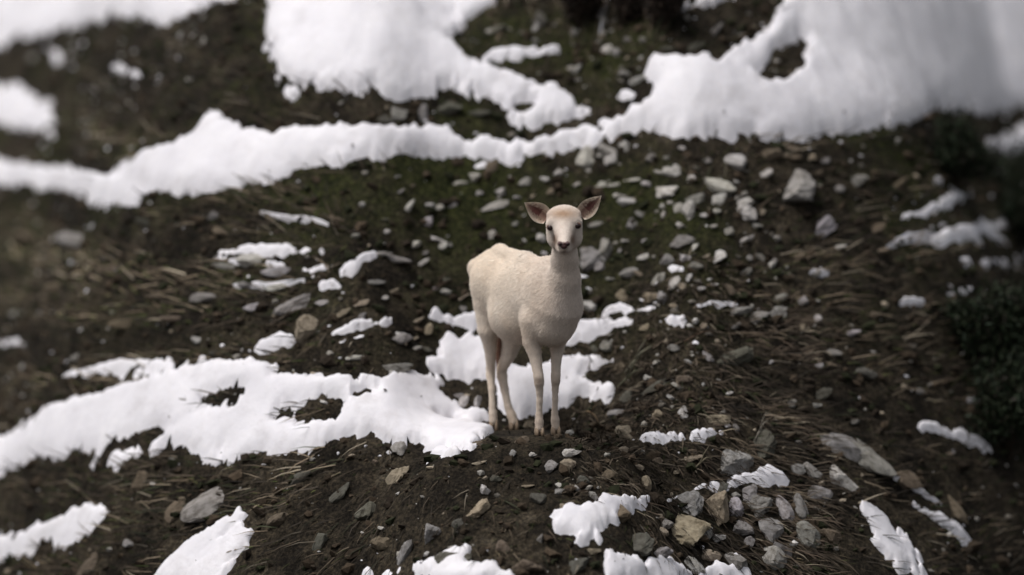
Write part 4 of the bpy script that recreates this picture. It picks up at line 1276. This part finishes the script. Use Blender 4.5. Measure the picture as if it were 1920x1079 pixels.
# head
HF = np.array([0.0, -0.90, -0.43]); HF /= np.linalg.norm(HF)
HS = np.array([1.0, 0.0, 0.04]); HS /= np.linalg.norm(HS)
HU = np.cross(HS, HF); HU = HU / np.linalg.norm(HU)
if HU[2] < 0: HU = -HU
ell(1058, 418, -0.15, 0.085, 0.080, 0.074, 0.02, HF, HS, HU)         # skull
ell(1058.5, 446, -0.145, 0.066, 0.080, 0.058, 0.02, HF, HS, HU); ell(1058, 432, -0.145, 0.070, 0.0775, 0.05, 0.015, HF, HS, HU)         # cheeks
chain([(1058, 424, -0.19, 21), (1057, 447, -0.27, 14.5), (1057, 460, -0.335, 11.0)], 0.012)
chain([(1058, 460, -0.20, 17), (1057, 468, -0.305, 9.5)], 0.012)
ell(1057, 402, -0.15, 0.05, 0.075, 0.030, 0.015, HF, HS, HU)          # flat broad brow     # lower jaw
cone((1031, 421, -0.185, 8), (1036, 416, -0.19, 8), 0.012)           # brows
cone((1083, 418, -0.185, 8), (1079, 414, -0.19, 8), 0.012)
# legs
chain([(1000, 602, 0.03, 25.00), (998, 640, 0.03, 17.00), (1005, 676, 0.015, 10.80), (1010, 708, -0.005, 9.16), (1011, 718, -0.006, 8.78), (1012, 736, 0.0, 6.30),
       (1012, 752, 0.0, 5.67), (1011, 778, 0.0, 5.94), (1011, 790, -0.004, 7.74), (1011, 804, -0.012, 7.56)], 0.008, 0.03)
chain([(1054, 606, 0.08, 25.00), (1046, 640, 0.08, 15.00), (1043, 676, 0.065, 9.54), (1042, 704, 0.05, 8.59), (1042, 714, 0.048, 8.40), (1041, 732, 0.055, 5.94),
       (1041, 750, 0.055, 5.49), (1040, 776, 0.055, 5.67), (1041, 788, 0.05, 7.47), (1042, 802, 0.042, 7.38)], 0.008, 0.03)
chain([(920, 578, 0.44, 32.00), (915, 618, 0.42, 19.00), (919, 650, 0.44, 11.88), (920, 690, 0.50, 8.51), (920, 704, 0.50, 8.71), (922, 730, 0.475, 6.14),
       (923, 762, 0.45, 5.74), (924, 777, 0.44, 7.52), (925, 791, 0.428, 7.72)], 0.008, 0.03)
chain([(958, 590, 0.46, 38.00), (962, 632, 0.43, 21.00), (955, 662, 0.46, 14.36), (941, 692, 0.53, 9.70), (941, 704, 0.53, 9.87), (946, 730, 0.505, 7.72),
       (953, 764, 0.475, 6.93), (959, 779, 0.465, 8.71), (963, 792, 0.452, 8.51)], 0.008, 0.03)


def surface_nets(F, lo, h):
    S = F < 0
    nx_, ny_, nz_ = F.shape
    c = np.zeros((nx_ - 1, ny_ - 1, nz_ - 1), np.int8)
    for i in (0, 1):
        for j in (0, 1):
            for k in (0, 1):
                c += S[i:nx_ - 1 + i, j:ny_ - 1 + j, k:nz_ - 1 + k]
    act = (c > 0) & (c < 8)
    I = np.argwhere(act)
    ids = np.full(act.shape, -1, np.int64); ids[tuple(I.T)] = np.arange(len(I))
    acc = np.zeros((len(I), 3)); cnt = np.zeros(len(I))
    cor = [(i, j, k) for i in (0, 1) for j in (0, 1) for k in (0, 1)]
    for a in cor:
        for axx in range(3):
            if a[axx]: continue
            b_ = list(a); b_[axx] = 1
            fa = F[I[:, 0] + a[0], I[:, 1] + a[1], I[:, 2] + a[2]]; fb = F[I[:, 0] + b_[0], I[:, 1] + b_[1], I[:, 2] + b_[2]]
            m = (fa < 0) != (fb < 0)
            t_ = np.where(m, fa / np.where(m, fa - fb, 1), 0)
            p = np.tile(np.array(a, float), (len(I), 1)); p[:, axx] += t_
            acc += p * m[:, None]; cnt += m
    V = lo + h * (I + acc / cnt[:, None])
    Q = []
    for axx in range(3):
        sl0 = [slice(None)] * 3; sl1 = [slice(None)] * 3
        sl0[axx] = slice(0, -1); sl1[axx] = slice(1, None)
        ch = S[tuple(sl0)] != S[tuple(sl1)]
        E = np.argwhere(ch)
        o1, o2 = [(1, 2), (2, 0), (0, 1)][axx]
        E = E[(E[:, o1] > 0) & (E[:, o2] > 0) & (E[:, o1] < F.shape[o1] - 1) & (E[:, o2] < F.shape[o2] - 1)]
        ins = S[tuple(E.T)]
        def cid(d1, d2):
            e = E.copy(); e[:, o1] -= d1; e[:, o2] -= d2
            return ids[tuple(e.T)]
        q = np.stack([cid(1, 1), cid(0, 1), cid(0, 0), cid(1, 0)], 1)
        q[~ins] = q[~ins][:, ::-1]
        Q.append(q)
    return V, np.concatenate(Q)


DV, DQ = surface_nets(FLD, lo, VOX)
# relax the voxel steps a little
for it in range(3):
    acc = np.zeros_like(DV); cn = np.zeros(len(DV))
    for a_, b_ in ((0, 1), (1, 2), (2, 3), (3, 0)):
        np.add.at(acc, DQ[:, a_], DV[DQ[:, b_]]); np.add.at(cn, DQ[:, a_], 1)
        np.add.at(acc, DQ[:, b_], DV[DQ[:, a_]]); np.add.at(cn, DQ[:, b_], 1)
    DV = DV * 0.5 + 0.5 * acc / np.maximum(cn, 1)[:, None]


def to_px(P):
    q = P - CAM
    f = q @ CF
    return 960 + (q @ CR) / f / HALF * 960, 539.5 - (q @ CU) / f / HALF * 960


VPX, VPY = to_px(DV)


def gauss(px, py, cx, cy, sx, sy):
    return np.exp(-((px - cx) / sx) ** 2 - ((py - cy) / sy) ** 2)


def coat(P):
    px, py = to_px(P)
    base = np.array([0.80, 0.710, 0.612])
    C = np.tile(base, (len(P), 1))
    m = fbm(P[:, 0] * 1.3 + P[:, 1], P[:, 2] + 0.3 * P[:, 1], 0.12, 3, 1)
    C *= (1 + 0.10 * m + 0.09 * fbm(P[:, 0] + 0.7 * P[:, 1], P[:, 2] - 0.5 * P[:, 1], 0.03, 3, 3))[:, None]
    C *= 1 - np.array([0.0, 0.05, 0.10]) * np.clip(fbm(P[:, 0] - P[:, 1], P[:, 2], 0.2, 2, 6) + 0.3, 0, 1)[:, None]
    def mixin(w, col):
        nonlocal C
        C = C * (1 - w[:, None]) + np.array(col) * w[:, None]
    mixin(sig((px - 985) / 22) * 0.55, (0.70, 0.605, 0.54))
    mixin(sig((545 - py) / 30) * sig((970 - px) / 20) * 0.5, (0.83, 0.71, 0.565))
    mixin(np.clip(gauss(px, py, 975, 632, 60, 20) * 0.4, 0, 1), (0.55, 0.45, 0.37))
    head = sig((-0.02 - P[:, 1]) / 0.02)
    mixin(head * sig((500 - py) / 14) * 0.55, (0.78, 0.68, 0.60))
    mixin(np.clip(gauss(px, py, 1056, 401, 30, 10) * 0.95 * head, 0, 1), (0.44, 0.29, 0.19))     # tan brow
    mixin(np.clip(gauss(px, py, 1041, 450, 6, 14) * 0.85 * head, 0, 1), (0.24, 0.14, 0.09))         # muzzle sides
    mixin(np.clip(gauss(px, py, 1073.5, 450, 6, 14) * 0.85 * head, 0, 1), (0.24, 0.14, 0.09))
    mixin(np.clip(gauss(px, py, 1057, 473, 20, 2.2) * 0.7 * head * sig((-0.2 - P[:, 1]) / 0.02), 0, 1), (0.30, 0.20, 0.16))   # lip line
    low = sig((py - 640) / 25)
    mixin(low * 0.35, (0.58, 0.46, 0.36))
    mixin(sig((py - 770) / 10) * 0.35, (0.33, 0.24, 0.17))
    mixin(np.clip(gauss(px, py, 1010, 716, 10, 9) * 0.55, 0, 1), (0.22, 0.14, 0.10))               # worn knees
    mixin(np.clip(gauss(px, py, 1045, 715, 9, 9) * 0.40, 0, 1), (0.32, 0.22, 0.16))
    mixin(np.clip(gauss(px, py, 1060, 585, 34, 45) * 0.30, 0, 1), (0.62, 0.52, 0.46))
    return np.clip(C, 0.02, 0.88)


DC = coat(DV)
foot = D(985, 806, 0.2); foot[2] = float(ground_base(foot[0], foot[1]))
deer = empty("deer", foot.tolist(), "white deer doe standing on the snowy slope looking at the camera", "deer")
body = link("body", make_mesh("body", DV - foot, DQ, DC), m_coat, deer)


def surf_y(px, py):
    """Depth of the coat's surface seen through a photo point."""
    m = (np.abs(VPX - px) < 2.5) & (np.abs(VPY - py) < 2.5)
    if not m.any():
        m = (np.abs(VPX - px) < 6) & (np.abs(VPY - py) < 6)
    return DV[m, 1].min()


def part(name, V, F, C, mat, smooth=True):
    C = np.tile(np.array(C), (len(V), 1)) if np.ndim(C) == 1 else C
    return link(name, make_mesh(name, V - foot, F, C, smooth), mat, deer)


# eyes, each with lids
for ex, ey in ((1031.5, 427.5), (1083, 424)):
    yy = surf_y(ex, ey)
    c = D(ex, ey, yy + 0.004)
    e = part("eye", c + [0, -0.003, 0] + ICO3 * [0.0128, 0.0115, 0.0125], ICO3F, (0.02, 0.01, 0.01), m_eye)
    lid = c + (ICO3 * [0.0160, 0.0100, 0.0155]) + [0, 0.0045, 0.0015]
    lid_o = link("eyelid", make_mesh("eyelid", lid - foot, ICO3F, np.tile((0.20, 0.12, 0.09), (len(lid), 1))), m_coat, e)
# nose pad: two nostril lobes and a septum in one mesh
yy = surf_y(1057, 460)
nv, nf, off = [], [], 0
for (ax_, ay_, rx, ry, rz) in ((1050, 457.5, 0.0115, 0.016, 0.0115), (1064, 457.5, 0.0115, 0.016, 0.0115), (1057, 462, 0.0175, 0.015, 0.014), (1057, 458, 0.016, 0.014, 0.010)):
    c = D(ax_, ay_, yy + 0.010)
    nv.append(c + ICO3 * [rx, ry, rz]); nf.append(ICO3F + off); off += len(ICO3)
nose = part("nose", np.concatenate(nv), np.concatenate(nf), (0.095, 0.045, 0.042), m_nose)
for nxp in (1051, 1063.5):
    c = D(nxp, 458.0, yy - 0.0035)
    V = c + ICO3 * [0.0065, 0.004, 0.0055]
    link("nostril", make_mesh("nostril", V - foot, ICO3F, np.tile((0.03, 0.014, 0.014), (len(V), 1))), m_nose, nose)


# ears: cupped leaves with thickness
def ear(base, tip, up_w, lo_w, flip):
    U, Vn = 26, 17
    B = D(*base); T = D(*tip)
    ax = T - B; L = np.linalg.norm(ax); ax /= L
    view = np.array([0.0, -1.0, 0.05])
    wv = np.cross(ax, view); wv /= np.linalg.norm(wv)
    if wv[2] < 0: wv = -wv
    nv_ = np.cross(wv, ax)
    if nv_[1] > 0: nv_ = -nv_                         # towards the viewer
    front = []; back = []; cf = []; cb = []
    for i in range(U):
        u = i / (U - 1)
        prof = (max(0.0, math.sin(math.pi * min(1, (0.24 + 0.76 * u ** 0.95)))) ** 1.05) if u < 1 else 0
        prof = max(prof, 0.0)
        for j in range(Vn):
            v = -1 + 2 * j / (Vn - 1)
            wd = (up_w if v > 0 else lo_w) * PX * prof * v
            cup = -0.030 * (1 - v * v) * prof * (1 - 0.55 * u)
            p = B + ax * L * u + wv * wd + nv_ * (cup + 0.004)
            front.append(p); back.append(p - nv_ * (0.004 + 0.002 * (1 - v * v)))
            edge = max(abs(v) ** 3, u ** 7)
            inn = np.array([0.16, 0.07, 0.06]) if u > 0.3 else np.array([0.36, 0.23, 0.18])
            inn = inn * (1 + 0.35 * (v * v) - 0.15 * math.sin(9 * v))
            cf.append(inn * (1 - edge) + np.array([0.80, 0.72, 0.60]) * edge)
            cb.append(np.array([0.72, 0.60, 0.47]))
    V = np.array(front + back); C = np.array(cf + cb); n0 = U * Vn
    F = []
    for i in range(U - 1):
        for j in range(Vn - 1):
            a = i * Vn + j
            F.append((a, a + 1, a + Vn + 1, a + Vn)); F.append((n0 + a, n0 + a + Vn, n0 + a + Vn + 1, n0 + a + 1))
    for i in range(U - 1):
        for j in (0, Vn - 1):
            a = i * Vn + j
            F.append((a, a + Vn, n0 + a + Vn, n0 + a))
    for j in range(Vn - 1):
        for i in (0, U - 1):
            a = i * Vn + j
            F.append((a, a + 1, n0 + a + 1, n0 + a))
    part("ear", V, np.array(F), C, m_ear)
    # pale hair tufts along the inside of the ear
    rg = np.random.default_rng(int(base[0]))
    k = 420
    ui = rg.integers(2, U - 4, k); vj = np.where(rg.random(k) < 0.6, rg.integers(0, 5, k), rg.integers(Vn - 5, Vn, k))
    P0 = V[ui * Vn + vj]; cen = V[ui * Vn + Vn // 2]
    d = (cen - P0) + nv_ * 0.02 + ax * 0.015 + rg.normal(0, 0.005, (k, 3))
    d /= np.linalg.norm(d, axis=1)[:, None]
    w_ = np.cross(d, nv_); w_ /= np.linalg.norm(w_, axis=1)[:, None] + 1e-9
    l_ = rg.uniform(0.008, 0.018, k)[:, None]
    return np.stack([P0 - w_ * 0.0008, P0 + w_ * 0.0008, P0 + d * l_], 1).reshape(-1, 3)


tuft1 = ear((1026, 410, -0.105), (983, 380, -0.10), 19, 18, False)
tuft2 = ear((1088, 404, -0.105), (1127.5, 367, -0.10), 16, 17.5, True)

# hooves: two toes each
def hoof(px, py, y, w):
    c = D(px, py, y)
    gz = float(ground_base(c[0], c[1]))
    top = D(px, py - 14, y)[2]
    vs, fs, off = [], [], 0
    for s in (-1, 1):
        V = ICO3.copy()
        t_ = (V[:, 2] + 1) / 2                      # 0 sole, 1 top
        tp = 1.0 - 0.40 * t_
        X = V[:, 0] * w * PX * 0.30 * tp + s * w * PX * 0.26
        Y = V[:, 1] * w * PX * 0.62 * tp - (1 - t_) * w * PX * 0.22
        Z = gz - 0.006 + t_ * (top - gz + 0.004)
        Z = np.where(t_ < 0.22, gz - 0.006 + 0.02 * (t_ / 0.22) * 0.3, Z)
        R = 0.45
        x2 = X * math.cos(R) - Y * math.sin(R) * 0.5; y2 = Y
        vs.append(np.stack([c[0] + X + (-Y) * 0.18, c[1] + Y, Z], -1)); fs.append(ICO3F + off); off += len(V)
    V = np.concatenate(vs)
    tt = np.clip((V[:, 2] - gz) / max(top - gz, 0.01), 0, 1)[:, None]
    C = np.array([0.13, 0.09, 0.06]) * (1 - tt) + np.array([0.40, 0.30, 0.21]) * tt
    part("hoof", V, np.concatenate(fs), C, m_hoof)


hoof(1011, 811, -0.008, 19)
hoof(1042, 809, 0.046, 19)
hoof(925, 797, 0.43, 17)
hoof(963, 798, 0.455, 19)

# tail hanging behind the thighs, lower half painted brown for shade there
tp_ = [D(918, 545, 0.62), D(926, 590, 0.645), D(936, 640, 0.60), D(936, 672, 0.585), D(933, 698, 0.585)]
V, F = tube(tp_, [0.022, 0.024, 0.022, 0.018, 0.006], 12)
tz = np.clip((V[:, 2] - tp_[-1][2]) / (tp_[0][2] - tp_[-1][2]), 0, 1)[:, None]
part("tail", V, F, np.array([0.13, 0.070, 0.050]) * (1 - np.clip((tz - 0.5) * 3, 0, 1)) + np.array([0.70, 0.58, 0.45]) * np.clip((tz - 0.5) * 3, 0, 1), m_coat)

# short coat hair over the body
rg = np.random.default_rng(77)
a_, b_, c_ = DV[DQ[:, 0]], DV[DQ[:, 1]], DV[DQ[:, 2]]
fn = np.cross(DV[DQ[:, 2]] - a_, DV[DQ[:, 3]] - b_)
ar = np.linalg.norm(fn, axis=1); fn = fn / (ar[:, None] + 1e-12)
k = 75000
fi = rg.choice(len(DQ), k, p=ar / ar.sum())
r1_, r2_ = rg.random((k, 1)), rg.random((k, 1))
P0 = (DV[DQ[fi, 0]] * (1 - r1_) + DV[DQ[fi, 1]] * r1_) * (1 - r2_) + (DV[DQ[fi, 3]] * (1 - r1_) + DV[DQ[fi, 2]] * r1_) * r2_
nn = fn[fi]
lay = -FWD * 0.8 + np.array([0, 0, -0.7])
lay = lay - nn * (nn @ lay)[:, None]
d = lay / (np.linalg.norm(lay, axis=1)[:, None] + 1e-6) + nn * rg.uniform(0.18, 0.55, (k, 1)) + rg.normal(0, 0.18, (k, 3))
d /= np.linalg.norm(d, axis=1)[:, None]
w_ = np.cross(d, nn); w_ /= np.linalg.norm(w_, axis=1)[:, None] + 1e-9
pp_x, pp_y = to_px(P0)
thin = np.where((pp_y > 660) | ((pp_y < 480) & (P0[:, 1] < -0.05)), 0.55, 1.0)
L = (rg.uniform(0.008, 0.0155, k) * thin)[:, None]
HV = np.stack([P0 - w_ * 0.0010, P0 + w_ * 0.0010, P0 + d * L], 1).reshape(-1, 3)
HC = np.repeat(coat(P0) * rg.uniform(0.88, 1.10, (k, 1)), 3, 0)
tufts = np.concatenate([tuft1, tuft2])
HV = np.concatenate([HV, tufts]); HC = np.concatenate([HC, np.tile((0.66, 0.55, 0.44), (len(tufts), 1))])
fur = link("fur", make_mesh("fur", HV - foot, np.arange(len(HV)).reshape(-1, 3), HC, smooth=False), m_hair, deer)
fur["kind"] = "stuff"
